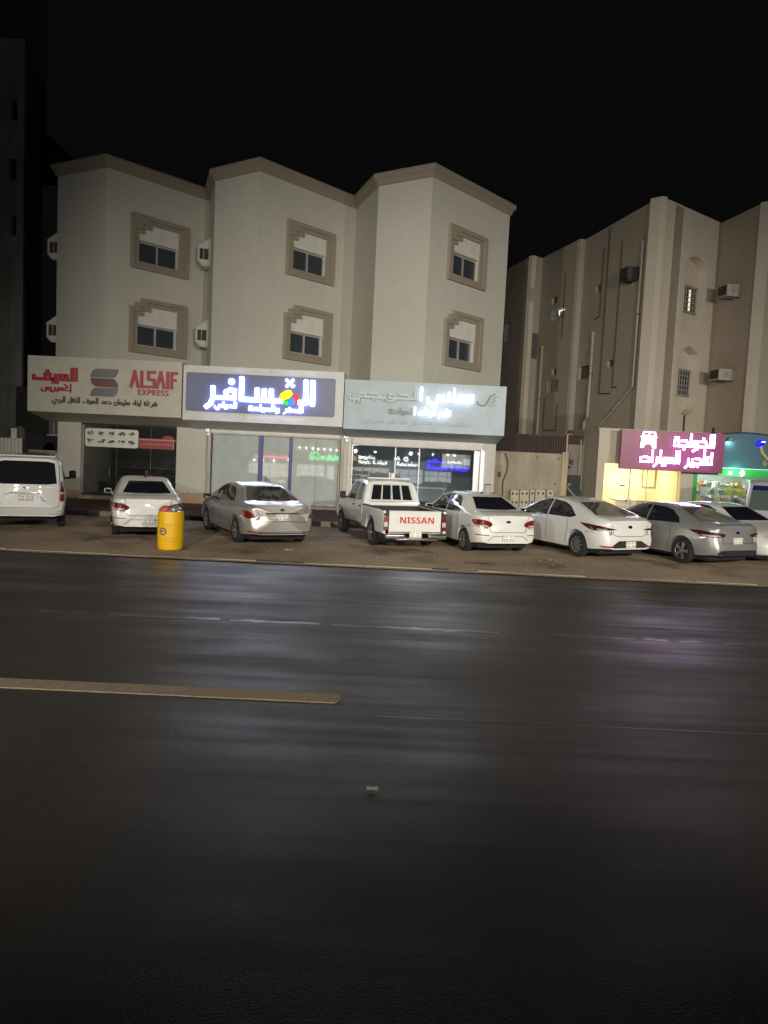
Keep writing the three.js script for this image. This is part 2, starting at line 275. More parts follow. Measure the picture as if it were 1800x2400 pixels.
// ---------- shop fronts (parts of the building) ----------
const lean = 0.0277;   // the panes lean back a little from sill to head
const leanG = (g, y0, z) => g.translate(0, -y0, -z).rotateX(-lean).translate(0, y0, z);
const roomMat = std({ color: lin(0.26, 0.27, 0.275), map: plasterTone, roughness: 0.9, uv: 1 }), tileMat = std({ color: lin(0.2, 0.19, 0.18), map: fineTone, roughness: 0.25, uv: 1 });
{
  // left shop: dark tinted glass with a glass door, hanging banners, one lamp burning inside
  const tint = phy({ color: lin(0.45, 0.45, 0.44), transmission: 1, thickness: 0, roughness: 0.02, ior: 1.5 });
  const z = -29.18;
  for (const [a, b] of [[-11.2, -9.98], [-9.96, -8.72], [-8.7, -7.73]]) mk('shop_pane', leanG(bb(a, b, 0.29, 2.9, z - 0.006, z + 0.006), 0.29, z), tint, house);
  mkEach('shop_frame', [bb(-11.22, -7.71, 0.28, 0.33, z - 0.04, z + 0.04), bb(-11.22, -7.71, 2.86, 2.92, z - 0.12, z + 0.02)], M.black, house);
  for (const x of [-10.2, -8.86, -8.8]) mk('door_handle', [bar(V(x, 1.0, z + 0.05), V(x, 1.28, z + 0.05), 0.014), bar(V(x, 1.02, z), V(x, 1.02, z + 0.05), 0.008), bar(V(x, 1.26, z), V(x, 1.26, z + 0.05), 0.008)], M.chrome, house);
  const r = mk('shop_room', [bb(-11.8, -7.25, 0.15, 0.2, -34, -29.42), bb(-11.8, -7.25, 0.2, 3.1, -34.1, -34), bb(-11.8, -7.25, 3.1, 3.15, -34.1, -29.42)], roomMat, house);
  const lamp = thing('ceiling_lamp', 'small oval ceiling lamp glowing inside the dark left shop', 'lamp', [-8.35, 2.93, -31]);
  mk('lamp_shade', new THREE.SphereGeometry(0.24, 16, 8).scale(1, 0.16, 0.4), glow(1, 0.98, 0.95, 2.2), lamp);
  mk('canopy', cyl(0.05, 0.05, 0.12).translate(0, 0.09, 0), M.alu, lamp);
  const pl = new THREE.PointLight(lin(1, 0.97, 0.9), 7); pl.position.set(-8.35, 2.75, -31); pl.castShadow = true; scene.add(pl);
  const desk = thing('office_counter', 'dark counter standing inside the left shop behind tinted glass', 'counter', [-9.6, 0.2, -32.4]);
  mk('front_panel', bx(2.2, 1.0, 0.06, 0, 0.5, 0.3), std({ color: lin(0.1, 0.1, 0.1), roughness: 0.4 }), desk); mk('counter_top', rb(2.3, 0.05, 0.7, 0.02, 0, 1.03, 0), std({ color: lin(0.3, 0.29, 0.27), roughness: 0.3 }), desk);
  const inner = thing('inner_door', 'dark inner door frame at the back of the left shop', 'door', [-8.3, 0.2, -33.95]);
  mk('door_leaf', bx(0.9, 2.1, 0.04, 0, 1.05, 0.02), std({ color: lin(0.03, 0.03, 0.03), roughness: 0.5 }), inner); mk('frame', [bx(0.07, 2.2, 0.08, -0.49, 1.1, 0.03), bx(0.07, 2.2, 0.08, 0.49, 1.1, 0.03), bx(1.05, 0.07, 0.08, 0, 2.2, 0.03)], std({ color: lin(0.2, 0.2, 0.2), roughness: 0.5 }), inner);
}
{ // banners stuck on the left shop's glass (printed film)
  const c = document.createElement('canvas'); c.width = 512; c.height = 168; const x = c.getContext('2d');
  x.fillStyle = '#d9d8cc'; x.fillRect(0, 0, 512, 168);
  const blob = (cx, cy, w, h, col) => { x.fillStyle = col; x.beginPath(); x.ellipse(cx, cy, w, h, 0, 0, 7); x.fill(); };
  let q = 5; const r2 = () => { q = (q * 16807) % 2147483647; return q / 2147483647; };
  const cols = ['#2c2a28', '#7a4a3c', '#4c4a44', '#3a3732', '#6a6258'];
  for (let row = 0; row < 2; row++) for (let k = 0; k < 5; k++) { const cx = 58 + 98 * k, cy = 42 + 74 * row; for (let i = 0; i < 9; i++) blob(cx + (r2() - 0.5) * 56, cy + (r2() - 0.5) * 26, 4 + 9 * r2(), 4 + 8 * r2(), cols[Math.floor(r2() * 5)]); x.fillStyle = '#a8a496'; x.fillRect(cx - 24, cy + 26, 48, 3); }
  const t = new THREE.CanvasTexture(c); t.colorSpace = THREE.SRGBColorSpace;
  const g = ext(rrect(-11.12, 2.07, -9.16, 2.74, 0.09), 0.006).translate(0, 0, -29.15);
  const p = g.attributes.position, uv = g.attributes.uv; for (let i = 0; i < p.count; i++) uv.setXY(i, (p.getX(i) + 11.12) / 1.96, (p.getY(i) - 2.07) / 0.67);
  tag(mk('shop_banner', g, std({ map: t, roughness: 0.5 })), 'white rounded banner with two rows of small dark pictures on shop glass', 'banner');
  const red = std({ color: lin(0.3, 0.035, 0.035), roughness: 0.5 }), pale = std({ color: lin(0.55, 0.25, 0.22), roughness: 0.5 });
  const b = thing('red_banner', 'red film banner with a pale stripe on the left shop glass', 'banner', [0, 0, 0]);
  mk('film', [ext([[-9.14, 2.08], [-7.84, 2.08], [-7.84, 2.46], [-9.14, 2.46]], 0.006).translate(0, 0, -29.15), ext([[-8.3, 2.46], [-8.22, 2.55], [-8.08, 2.59], [-7.94, 2.57], [-7.84, 2.46]], 0.006).translate(0, 0, -29.155)], red, b);
  mkEach('stripe', [ext(rect(-9.12, 2.39, -7.78, 2.43), 0.004).translate(0, 0, -29.143), ext(rect(-9.02, 2.24, -7.95, 2.26), 0.004).translate(0, 0, -29.143), ext(rect(-7.88, 2.1, -7.85, 2.38), 0.004).translate(0, 0, -29.143)], pale, b);
}
{ // middle shop: frosted panes between blue mullions, roller-shutter rails and box
  const z = -29.16;
  for (const [a, b] of [[-6.43, -4.73], [-4.56, -3.6], [-3.48, -2.6], [-2.59, -1.68]]) mk('shop_pane', leanG(bb(a, b, 0.25, 2.78, z - 0.008, z + 0.008), 0.25, z), M.frosted, house);
  for (const [a, b] of [[-4.73, -4.57], [-3.6, -3.49]]) mk('mullion', leanG(bb(a, b, 0.25, 2.78, z - 0.04, z + 0.045), 0.25, z), M.blueFrame, house);
  mk('shutter_box', [bb(-6.45, -1.68, 2.78, 2.92, -29.25, -28.94), bb(-6.45, -1.68, 2.745, 2.775, -29.2, -29.05)], M.whiteMatte, house);
  for (const x of [-6.5, -1.62]) mk('shutter_rail', [bb(x - 0.05, x + 0.05, 0.15, 2.86, -29.0, -28.93), bar(V(x - 0.1, 0.2, -28.95), V(x - 0.1, 2.9, -28.95), 0.02)], M.pvc, house);
  for (const x of [-6.55, -1.5]) mk('shutter_bracket', [bx(0.16, 0.12, 0.1, x, 2.86, -28.9), cyl(0.05, 0.05, 0.1).rotateX(Math.PI / 2).translate(x + 0.03, 2.72, -28.9)], M.alu, house);
  mk('door_handle', [bar(V(-4.42, 0.95, -29.08), V(-4.42, 1.25, -29.08), 0.018), bx(0.1, 0.16, 0.05, -4.32, 1.1, -29.11)], M.chrome, house);
  mk('shop_room', [bb(-6.85, -1.62, 0.16, 0.2, -34, -29.42), bb(-6.85, -1.62, 0.2, 3.1, -34.1, -34)], roomMat, house);
}
{ // right shop: one wide clear pane in a grey frame, dark room behind, brightened by an added lamp
  const z = -29.2;
  for (const [a, b] of [[-1.24, 0.32], [0.34, 1.2], [1.22, 3.22]]) mk('shop_pane', leanG(bb(a, b, 0.24, 2.56, z - 0.006, z + 0.006), 0.24, z), M.pane, house);
  mkEach('shop_frame', [bb(-1.3, -1.24, 0.22, 2.6, z - 0.05, z + 0.05), bb(3.22, 3.44, 0.22, 2.6, z - 0.05, z + 0.05), bb(-1.24, 3.22, 2.56, 2.62, z - 0.12, z + 0.05), bb(0.31, 0.345, 0.24, 2.56, z - 0.09, z - 0.01), bb(1.19, 1.225, 0.24, 2.56, z - 0.09, z - 0.01)], M.alu, house);
  mk('shutter_box', [bb(-1.28, 3.5, 2.62, 2.93, -29.3, -28.92), bar(V(-1.05, 2.6, -28.98), V(3.45, 2.6, -28.98), 0.03)], M.whiteMatte, house);
  mk('shutter_rail', bb(3.44, 3.5, 0.2, 2.62, -29.1, -28.96), M.alu, house);
  mk('shutter_rail', bb(-1.42, -1.3, 0.2, 2.9, -29, -28.93), M.whiteMatte, house);
  const strip = mk('led_strip', bb(3.525, 3.55, 0.75, 2.55, -28.99, -28.955), glow(0.75, 0.78, 1, 2.5));
  tag(strip, 'thin vertical white light strip on the right pier of the right shop', 'light strip');
  mk('shop_room', [bb(-1.35, 3.72, 0.16, 0.2, -34, -29.42), bb(-1.35, 3.72, 0.2, 3.1, -34.1, -34), bb(-1.35, 3.72, 3.1, 3.15, -34.1, -29.42), bb(3.66, 3.72, 0.2, 3.1, -34, -29.42), bb(-1.35, -1.3, 0.2, 3.1, -34, -29.42)], roomMat, house);
  const lamp = thing('ceiling_lamp', 'added round ceiling lamp brightening the room of the right shop', 'lamp', [1.0, 3.02, -31.6]);  // added lamp, put in to lift the brightness of this room
  mk('lamp_shade', new THREE.SphereGeometry(0.16, 16, 8).scale(1, 0.3, 1), glow(0.85, 0.92, 1, 2.5), lamp); mk('canopy', cyl(0.08, 0.08, 0.04).translate(0, 0.06, 0), M.alu, lamp);
  const pl = new THREE.PointLight(lin(0.85, 0.92, 1), 3.2); pl.position.set(1.0, 2.85, -31.6); pl.castShadow = true; scene.add(pl);
  const part = thing('white_partition', 'pale partition panel high inside the right shop', 'partition', [2.7, 2.0, -30.6]); mk('panel', rb(1.1, 0.7, 0.05, 0.01, 0, 0.2, 0), M.whiteMatte, part); mk('hanger', [bar(V(-0.4, 0.5, 0), V(-0.4, 1.1, 0), 0.01), bar(V(0.4, 0.5, 0), V(0.4, 1.1, 0), 0.01)], M.alu, part);
  const desk = thing('office_desk', 'grey office desk inside the unlit right shop', 'desk', [1.3, 0.2, -32.6]);
  mk('table_top', rb(2.4, 0.05, 0.8, 0.01, 0, 0.75, 0), M.whiteMatte, desk); for (const s of [-1, 1]) mk('side_panel', bx(0.05, 0.72, 0.7, s * 1.1, 0.36, 0), M.whiteMatte, desk); mk('front_panel', bx(2.15, 0.5, 0.03, 0, 0.45, 0.3), std({ color: lin(0.2, 0.22, 0.25), roughness: 0.5 }), desk);
  const notice = mk('paper_notice', bb(0.02, 0.22, 1.1, 1.42, -29.19, -29.186), M.white); tag(notice, 'white paper notice taped inside the right shop glass', 'notice');
  const box = thing('intercom_box', 'small pale utility box on the pier beside the right shop', 'utility box', [3.75, 1.0, -28.99]); mk('casing', rb(0.22, 0.34, 0.08, 0.015, 0, 0.17, 0.04), M.pvc, box); mk('cover_lip', bx(0.26, 0.02, 0.11, 0, 0.36, 0.055), M.thinPipe, box);
}
// ---------- concrete hoods with window air conditioners ----------
function acHood(x, y, z, turn, label) {
  const t = thing('air_conditioner', label, 'air conditioner', [x, y, z], turn, 'hooded air conditioners on the cream building');
  const out = [[0, 0], [0.3, 0.02], [0.46, 0.2], [0.46, 0.68], [0, 1.03]], plain = ext(out, 0.05).rotateY(-Math.PI / 2), open = ext(out, 0.05, [rect(0.07, 0.24, 0.4, 0.64)]).rotateY(-Math.PI / 2);
  mk('hood', [plain.translate(-0.25, 0, 0), open.translate(0.3, 0, 0), ext([[0, 1.0], [0.46, 0.65], [0.49, 0.68], [0, 1.06]], 0.64).rotateY(-Math.PI / 2).translate(0.32, 0, 0), ext([[0.44, 0.2], [0.47, 0.2], [0.47, 0.68], [0.44, 0.68]], 0.5).rotateY(-Math.PI / 2).translate(0.25, 0, 0), ext([[0, -0.02], [0.3, 0], [0.47, 0.19], [0.46, 0.21], [0.28, 0.04], [0, 0.03]], 0.6).rotateY(-Math.PI / 2).translate(0.3, 0, 0)], M.wall, t);
  mk('unit', bx(0.48, 0.5, 0.38, 0, 0.42, 0.23), M.dark, t);
  mk('grille', Array.from({ length: 5 }, (_, i) => bx(0.012, 0.012, 0.32, 0.245, 0.28 + i * 0.08, 0.235)), M.acDark, t);
  mk('mullion', bx(0.02, 0.4, 0.025, 0.27, 0.44, 0.25), M.acBody, t);
  return t;
}
{
  const A = P2.B1, B = P2.A2, L = faceLen(A, B), d = [(B[0] - A[0]) / L, (B[1] - A[1]) / L], yaw = faceYaw(A, B);
  acHood(A[0] + d[0] * 0.85, 9.0, A[1] + d[1] * 0.85, yaw, 'hooded air conditioner beside the top floor window of the left bay');
  acHood(A[0] + d[0] * 0.85, 6.0, A[1] + d[1] * 0.85, yaw, 'hooded air conditioner beside the first floor window of the left bay');
  acHood(-12.37, 8.85, -30.0, -Math.PI / 2 + 0.07, 'hooded air conditioner high on the dark left flank wall');
  acHood(-12.37, 5.85, -30.0, -Math.PI / 2 + 0.07, 'lower hooded air conditioner on the dark left flank wall');
}
// ---------- lettering: strokes laid out right to left ----------
const font = await new FontLoader().loadAsync('fonts/droid/droid_sans_bold.typeface.json');
const JOIN_NOT = 'اأإآدذرزوةءى';
function glyph(ch, prev, next) {   // x runs left from the right edge of the letter; returns advance, strokes, dots
  const s = [], d = [], R = prev, N = next;   // joined to the letter on the right / on the left
  const base = (a) => s.push([[R ? -0.02 : 0.1, 0], [a, 0]]);
  const ring = (x0, x1, y0, y1) => s.push([[x0, y0], [x0, y1], [x1, y1], [x1, y0], [x0, y0]]);
  const dots = (n, x, y) => { if (n === 1) d.push([x, y]); if (n > 1) d.push([x - 0.11, y], [x + 0.11, y]); if (n === 3) d.push([x, y + 0.18]); };
  switch (ch) {
    case 'ا': case 'أ': case 'إ': s.push(R ? [[-0.02, 0], [0.13, 0], [0.13, 1]] : [[0.13, 0], [0.13, 1]]); if (ch === 'أ') d.push([0.13, 1.2]); if (ch === 'إ') d.push([0.13, -0.22]); return { a: 0.27, s, d };
    case 'ل': if (N) { s.push([[0.13, 1], [0.13, 0], [0.36, 0]]); if (R) s.push([[-0.02, 0], [0.13, 0]]); return { a: 0.34, s, d }; } if (R) s.push([[-0.02, 0], [0.13, 0]]); s.push([[0.13, 1], [0.13, -0.22], [0.58, -0.22], [0.58, 0.12]]); return { a: 0.7, s, d };
    case 'س': case 'ش': { const f = N ? 0.72 : 0.5; base(f); for (const x of [0.12, 0.36, 0.6].slice(0, N ? 3 : 2)) s.push([[x, 0], [x, 0.4]]); if (!N) s.push([[0.56, 0.36], [0.56, -0.25], [1.05, -0.25], [1.05, 0.15]]); if (ch === 'ش') dots(3, 0.36, 0.62); return { a: N ? 0.74 : 1.17, s, d }; }
    case 'م': ring(0.14, 0.48, 0, 0.4); if (N) base(0.62); else { if (R) base(0.2); s.push([[0.48, 0.02], [0.6, 0.02], [0.6, -0.4]]); } return { a: N ? 0.6 : 0.72, s, d };
    case 'ف': case 'ق': ring(0.14, 0.46, 0, 0.46); dots(ch === 'ف' ? 1 : 2, 0.3, 0.7); if (N) { base(0.6); return { a: 0.58, s, d }; } if (R) base(0.2); if (ch === 'ف') { s.push([[0.46, 0], [1.2, 0], [1.2, 0.28]]); return { a: 1.32, s, d }; } s.push([[0.14, 0], [0.14, -0.3], [0.7, -0.3], [0.7, 0.1]]); return { a: 0.82, s, d };
    case 'ر': case 'ز': if (R) s.push([[-0.02, 0], [0.16, 0]]); s.push([[0.16, 0.4], [0.16, -0.1], [0.42, -0.36]]); if (ch === 'ز') dots(1, 0.16, 0.62); return { a: 0.48, s, d };
    case 'و': if (R) base(0.2); ring(0.14, 0.46, 0, 0.42); s.push([[0.14, 0], [0.14, -0.18], [0.5, -0.38]]); return { a: 0.6, s, d };
    case 'ح': case 'ج': case 'خ': if (N) { s.push([[0.62, 0.44], [0.24, 0.44], [0.04, 0.02]]); base(0.78); } else { s.push([[0.62, 0.44], [0.16, 0.44], [0.4, 0.14], [0.22, -0.05], [0.22, -0.36], [0.78, -0.36], [0.78, -0.18]]); if (R) s.push([[-0.02, 0.02], [0.3, 0.02]]); } if (ch === 'ج') dots(1, 0.42, N ? -0.24 : -0.1); if (ch === 'خ') dots(1, 0.42, 0.68); return { a: N ? 0.76 : 0.88, s, d };
    case 'ب': case 'ت': case 'ن': case 'ي': case 'ئ': case 'ث': {
      if (N) { s.push([[0.14, 0.38], [0.14, 0]]); base(0.34); if (ch === 'ب') dots(1, 0.14, -0.24); if (ch === 'ت') dots(2, 0.14, 0.62); if (ch === 'ن') dots(1, 0.14, 0.62); if (ch === 'ي') dots(2, 0.14, -0.24); return { a: 0.34, s, d }; }
      if (ch === 'ن') { if (R) base(0.14); s.push([[0.14, 0.36], [0.14, -0.22], [0.66, -0.22], [0.66, 0.3]]); dots(1, 0.4, 0.4); return { a: 0.78, s, d }; }
      if (ch === 'ي') { if (R) s.push([[-0.02, 0], [0.12, 0], [0.12, 0.06]]); s.push([[0.44, 0.4], [0.12, 0.4], [0.12, 0.06], [0.48, 0.06], [0.48, -0.26], [1.0, -0.26], [1.0, 0.14]]); dots(2, 0.62, -0.52); return { a: 1.1, s, d }; }
      if (R) base(0.14); s.push([[0.14, 0.36], [0.14, 0], [0.9, 0], [0.9, 0.34]]); dots(ch === 'ت' ? 2 : 1, 0.5, ch === 'ب' ? -0.26 : 0.42); return { a: 1.02, s, d };
    }
    case 'ة': if (R) base(0.2); ring(0.14, 0.5, 0, 0.42); dots(2, 0.32, 0.68); return { a: 0.64, s, d };
    case 'ه': ring(0.1, 0.82, 0, 0.5); s.push([[0.46, 0], [0.46, 0.5]]); base(N ? 1.0 : 0.8); return { a: N ? 1.02 : 0.94, s, d };
    case 'د': case 'ذ': if (R) base(0.2); s.push([[0.3, 0.46], [0.12, 0.3], [0.12, 0], [0.5, 0]]); if (ch === 'ذ') dots(1, 0.3, 0.7); return { a: 0.6, s, d };
    case 'ك': if (N) { s.push([[0.66, 0.95], [0.22, 0.55], [0.52, 0.34], [0.52, 0]]); base(0.68); return { a: 0.68, s, d }; } if (R) base(0.14); s.push([[0.14, 1], [0.14, 0], [0.8, 0], [0.8, 0.3]]); return { a: 0.92, s, d };
    case 'ط': case 'ظ': s.push([[0.2, 1], [0.2, 0]]); ring(0.2, 0.66, 0, 0.36); base(N ? 0.8 : 0.66); if (ch === 'ظ') dots(1, 0.5, 0.6); return { a: N ? 0.8 : 0.8, s, d };
    case 'ء': s.push([[0.3, 0.4], [0.12, 0.4], [0.12, 0.16], [0.32, 0.16]]); return { a: 0.46, s, d };
    default: return { a: 0.42, s, d };
  }
}
function layout(text) {
  const chars = [...text], out = []; let x = 0;
  chars.forEach((ch, i) => {
    const prev = i > 0 && chars[i - 1] !== ' ' && !JOIN_NOT.includes(chars[i - 1]) && ch !== ' ' && ch !== 'ء', next = i + 1 < chars.length && chars[i + 1] !== ' ' && !JOIN_NOT.includes(ch) && ch !== ' ' && chars[i + 1] !== 'ء';
    const g = glyph(ch, prev, next); out.push({ ch, x, ...g }); x += g.a;
  });
  return { out, width: x };
}
let lift = 0;
function stroke(points, w, depth) {   // square-ended segments, each a hair proud of the last so that no faces coincide
  const g = [];
  for (let i = 0; i + 1 < points.length; i++) {
    const [a, b] = [points[i], points[i + 1]], L = Math.hypot(b[0] - a[0], b[1] - a[1]); lift = (lift + 1) % 7;
    g.push(ext(rrect(-w / 2, -w / 2, L + w / 2, w / 2, w * 0.18, 2), depth + lift * 0.0012).rotateZ(Math.atan2(b[1] - a[1], b[0] - a[0])).translate(a[0], a[1], 0));
  }
  return g;
}
// fills the box [x0, x1] x [y0 (baseline), y0 + h (height of an alef)] on a plane z; with o.can the strokes are cases with a dim glow added for a halo, under a thin bright face
function arabic(text, x0, x1, y0, h, w, z, depth, mat, parent, o = {}) {
  const { out, width } = layout(text), sx = (x1 - x0) / width;
  const build = (dep, ww, zz) => out.map((l) => {
    const g = [];
    for (const s of l.s) g.push(...stroke(s.map(([x, y]) => [x1 - (l.x + x) * sx, y0 + y * h]), ww, dep));
    for (const [x, y] of l.d) { lift = (lift + 1) % 7; g.push(ext(rrect(-ww * 0.58, -ww * 0.58, ww * 0.58, ww * 0.58, ww * 0.2, 2), dep + lift * 0.0012).translate(x1 - (l.x + x) * sx, y0 + y * h, 0)); }
    if (!g.length) return null;
    const m = merge(g).translate(0, 0, zz); if (o.turn) m.applyMatrix4(o.turn); return m;
  });
  const faces = o.can ? build(0.005, w, z + depth) : build(depth, w, z), cans = o.can ? build(depth - 0.012, w * 1.04, z) : null;
  const put = (name, list) => { const m = mk(name, list.length > 1 ? merge(list.map((q) => q[0])) : list[0][0], mat, parent); if (cans) mk('case', list.length > 1 ? merge(list.map((q) => q[1])) : list[0][1], o.can, m); };
  if (o.words) { let acc = []; faces.concat(null).forEach((g, i) => { if (g) acc.push([g, cans && cans[i]]); else if (acc.length) { put('word', acc); acc = []; } }); } else faces.forEach((g, i) => { if (g) put('letter', [[g, cans && cans[i]]]); });
}
function latin(text, x0, x1, y0, h, z, depth, mat, parent, name = 'letter') {   // bold roman capitals, one mesh a letter
  const widths = [...text].map((c) => { const g = new TextGeometry(c, { font, size: 1, depth: 1, curveSegments: 4 }); g.computeBoundingBox(); return [g, g.boundingBox.clone()]; });
  const gap = 0.1, total = widths.reduce((s, [, b]) => s + (b.max.x - b.min.x), 0) + gap * (text.length - 1), k = (x1 - x0) / total; let x = x0;
  for (const [g, b] of widths) { g.translate(-b.min.x, -b.min.y, 0).scale(k, h / (b.max.y - b.min.y), depth).translate(x, y0, z); mk(name, g, mat, parent); x += (b.max.x - b.min.x + gap) * k; }
}
const signBox = (x0, x1, y0, y1, z, zb, drop) => ext([[-z, y0], [-z, y1], [-zb, y1], [-zb, y0 - drop]], x1 - x0).rotateY(Math.PI / 2).translate(x0, 0, 0);
const lampBehind = (x, y, z, c, I, target) => { const s = new THREE.SpotLight(c, I, 0, 1.0, 1); s.position.set(x, y, z); s.target.position.set(...target); s.castShadow = true; scene.add(s, s.target); return s; };
const white1 = [0.86, 0.9, 1];
// ---------- left shop sign: ALSAIF EXPRESS ----------
{
  const t = thing('shop_sign', 'cream unlit sign with red letters and grey leaf emblem over the dark shop', 'sign');
  mk('panel', signBox(-12.42, -7.13, 3.22, 5.11, -27.3, -28.98, 0.3), std({ color: lin(0.56, 0.53, 0.44), map: fineTone, roughness: 0.7, uv: 1 }), t);
  const red = std({ color: lin(0.36, 0.012, 0.03), roughness: 0.45 }), ink = std({ color: lin(0.06, 0.05, 0.045), roughness: 0.6 }), grey = std({ color: lin(0.1, 0.1, 0.1), roughness: 0.35 }), maroon = std({ color: lin(0.12, 0.02, 0.028), roughness: 0.4 });
  const z = -27.295;
  arabic('السيف', -12.26, -10.68, 4.33, 0.37, 0.11, z, 0.05, red, t);
  arabic('إكسبريس', -11.95, -10.9, 3.97, 0.21, 0.046, z, 0.035, red, t);
  arabic('شركة ابناء سليمان حمد السيف للنقل البري', -11.57, -7.95, 3.58, 0.17, 0.034, z, 0.02, ink, t, { words: true });
  // A L S A I F with open As
  const y = 4.22, h = 0.5, w = 0.1, L = (pts, x, k) => mk('letter', stroke(pts.map(([a, b]) => [x + a * k, y + b * h]), w, 0.05).map((g) => g.translate(0, 0, z)), red, t);
  L([[0, 0], [0.45, 1], [0.9, 0]], -8.86, 0.26); L([[0, 1], [0, 0], [1, 0]], -8.5, 0.15); L([[1, 1], [0, 1], [0, 0.52], [1, 0.48], [1, 0], [0, 0]], -8.27, 0.2); L([[0, 0], [0.45, 1], [0.9, 0]], -7.97, 0.26); L([[0, 0], [0, 1]], -7.61, 0.2); L([[0, 0], [0, 1], [1, 1]], -7.47, 0.16); mk('letter', stroke([[-7.47, y + h * 0.52], [-7.35, y + h * 0.52]], w * 0.9, 0.05).map((g) => g.translate(0, 0, z)), red, t);
  latin('EXPRESS', -8.62, -7.57, 3.94, 0.19, z, 0.035, red, t);
  // emblem of three leaves stacked as an S
  const leaf = (y0, flip, m) => { const c = []; for (let i = 0; i <= 8; i++) c.push([-10.25 + 0.22 * (1 - Math.cos(i / 8 * Math.PI / 2)), y0 + 0.29 * Math.sin(i / 8 * Math.PI / 2)]); c.push([-9.31, y0 + 0.29]); for (let i = 0; i <= 8; i++) { const a = i / 8 * Math.PI / 2; c.push([-9.31 - 0.22 * (1 - Math.cos(a)), y0 + 0.29 - 0.29 * Math.sin(a)]); } const p = flip ? c.map(([x, yy]) => [-19.56 - x, yy]) : c; mk('emblem_leaf', ext(p, 0.04, [], 0.006).translate(0, 0, z), m, t); };
  leaf(4.47, false, grey); leaf(4.15, true, maroon); leaf(3.83, false, grey);
}
// ---------- middle shop sign: lit channel letters on blue ----------
{
  const t = thing('shop_sign', 'white framed blue sign with glowing white letters and a coloured emblem', 'sign');
  const acm = std({ color: lin(0.62, 0.61, 0.6), map: fineTone, roughness: 0.45, uv: 1 });
  const xs = [-7.08, -5.75, -4.95, -4.12, -3.3, -1.57];
  for (let i = 0; i < 5; i++) mk('panel', signBox(xs[i] + (i ? 0.006 : 0), xs[i + 1], 3.17, 5.03, -27.3, -28.98, 0.28), acm, t);
  mk('blue_panel', ext(rrect(-6.97, 3.48, -1.86, 4.79, 0.07), 0.03, [], 0.004).translate(0, 0, -27.297), std({ color: lin(0.035, 0.05, 0.16), roughness: 0.35 }), t);
  const lit = glow(0.68, 0.77, 1, 11), z = -27.24, D = 0.055, S = (pts, w = 0.155) => mk('letter', stroke(pts, w, D).map((g) => g.translate(0, 0, z)), lit, t);
  S([[-2.63, 4.62], [-2.62, 3.9]]); S([[-2.86, 4.62], [-2.86, 3.93], [-3.06, 3.93]]);
  mk('letter', [[[-3.7, 3.95], [-5.06, 3.95]], [[-4.04, 4.27], [-4.04, 3.98]], [[-4.28, 4.27], [-4.28, 3.98]], [[-4.52, 4.28], [-4.52, 3.98]], [[-5.06, 4.64], [-5.06, 3.97]]].flatMap((p) => stroke(p, 0.15, D)).map((g) => g.translate(0, 0, z)), lit, t);
  mk('letter', [...stroke([[-5.3, 3.98], [-5.3, 4.24], [-5.44, 4.25], [-5.58, 4.18], [-5.6, 4.0]], 0.125, D), ...stroke([[-5.3, 3.98], [-5.95, 3.97]], 0.13, D), cyl(0.105, 0.105, D, 20).rotateX(Math.PI / 2).translate(-5.41, 4.53, D / 2)].map((g) => g.translate(0, 0, z)), lit, t);
  S([[-6.04, 4.3], [-6.04, 3.95], [-6.11, 3.76], [-6.24, 3.65]], 0.135);
  mk('plane_mark', [...stroke([[-3.53, 4.67], [-3.31, 4.47]], 0.07, D), ...stroke([[-3.31, 4.68], [-3.52, 4.46]], 0.07, D), ...stroke([[-3.33, 4.45], [-3.27, 4.5]], 0.04, D)].map((g) => g.translate(0, 0, z)), lit, t);
  const patch = (name, pts, c, k = 1.1) => mk(name, ext(pts, D, [], 0.012).translate(0, 0, z), glow(...c, k), t);
  patch('yellow_patch', [[-3.78, 3.98], [-3.72, 4.2], [-3.55, 4.32], [-3.36, 4.32], [-3.3, 4.2], [-3.4, 4.06], [-3.6, 3.98]], [1, 0.8, 0.0]);
  patch('red_patch', [[-3.27, 4.08], [-3.24, 4.21], [-3.15, 4.24], [-3.1, 4.16], [-3.12, 3.86], [-3.2, 3.86]], [0.9, 0.01, 0.04]);
  patch('green_patch', [[-3.66, 3.95], [-3.46, 3.96], [-3.45, 3.83], [-3.63, 3.84]], [0, 0.62, 0.03]);
  patch('blue_patch', [[-3.44, 3.98], [-3.29, 4.09], [-3.22, 3.95], [-3.22, 3.83], [-3.44, 3.83]], [0.01, 0.2, 0.9]);
  arabic('للسفر والسياحة', -4.82, -2.92, 3.6, 0.19, 0.032, z, 0.04, lit, t, { words: true });
  arabic('الدولي', -5.98, -5.2, 3.66, 0.17, 0.032, z, 0.04, lit, t, { words: true });
  for (const x of [-5.6, -4.4, -2.9]) lampBehind(x, 4.15, -27.1, lin(0.8, 0.86, 1), 3.4, [x, 1.5, -16]);
}
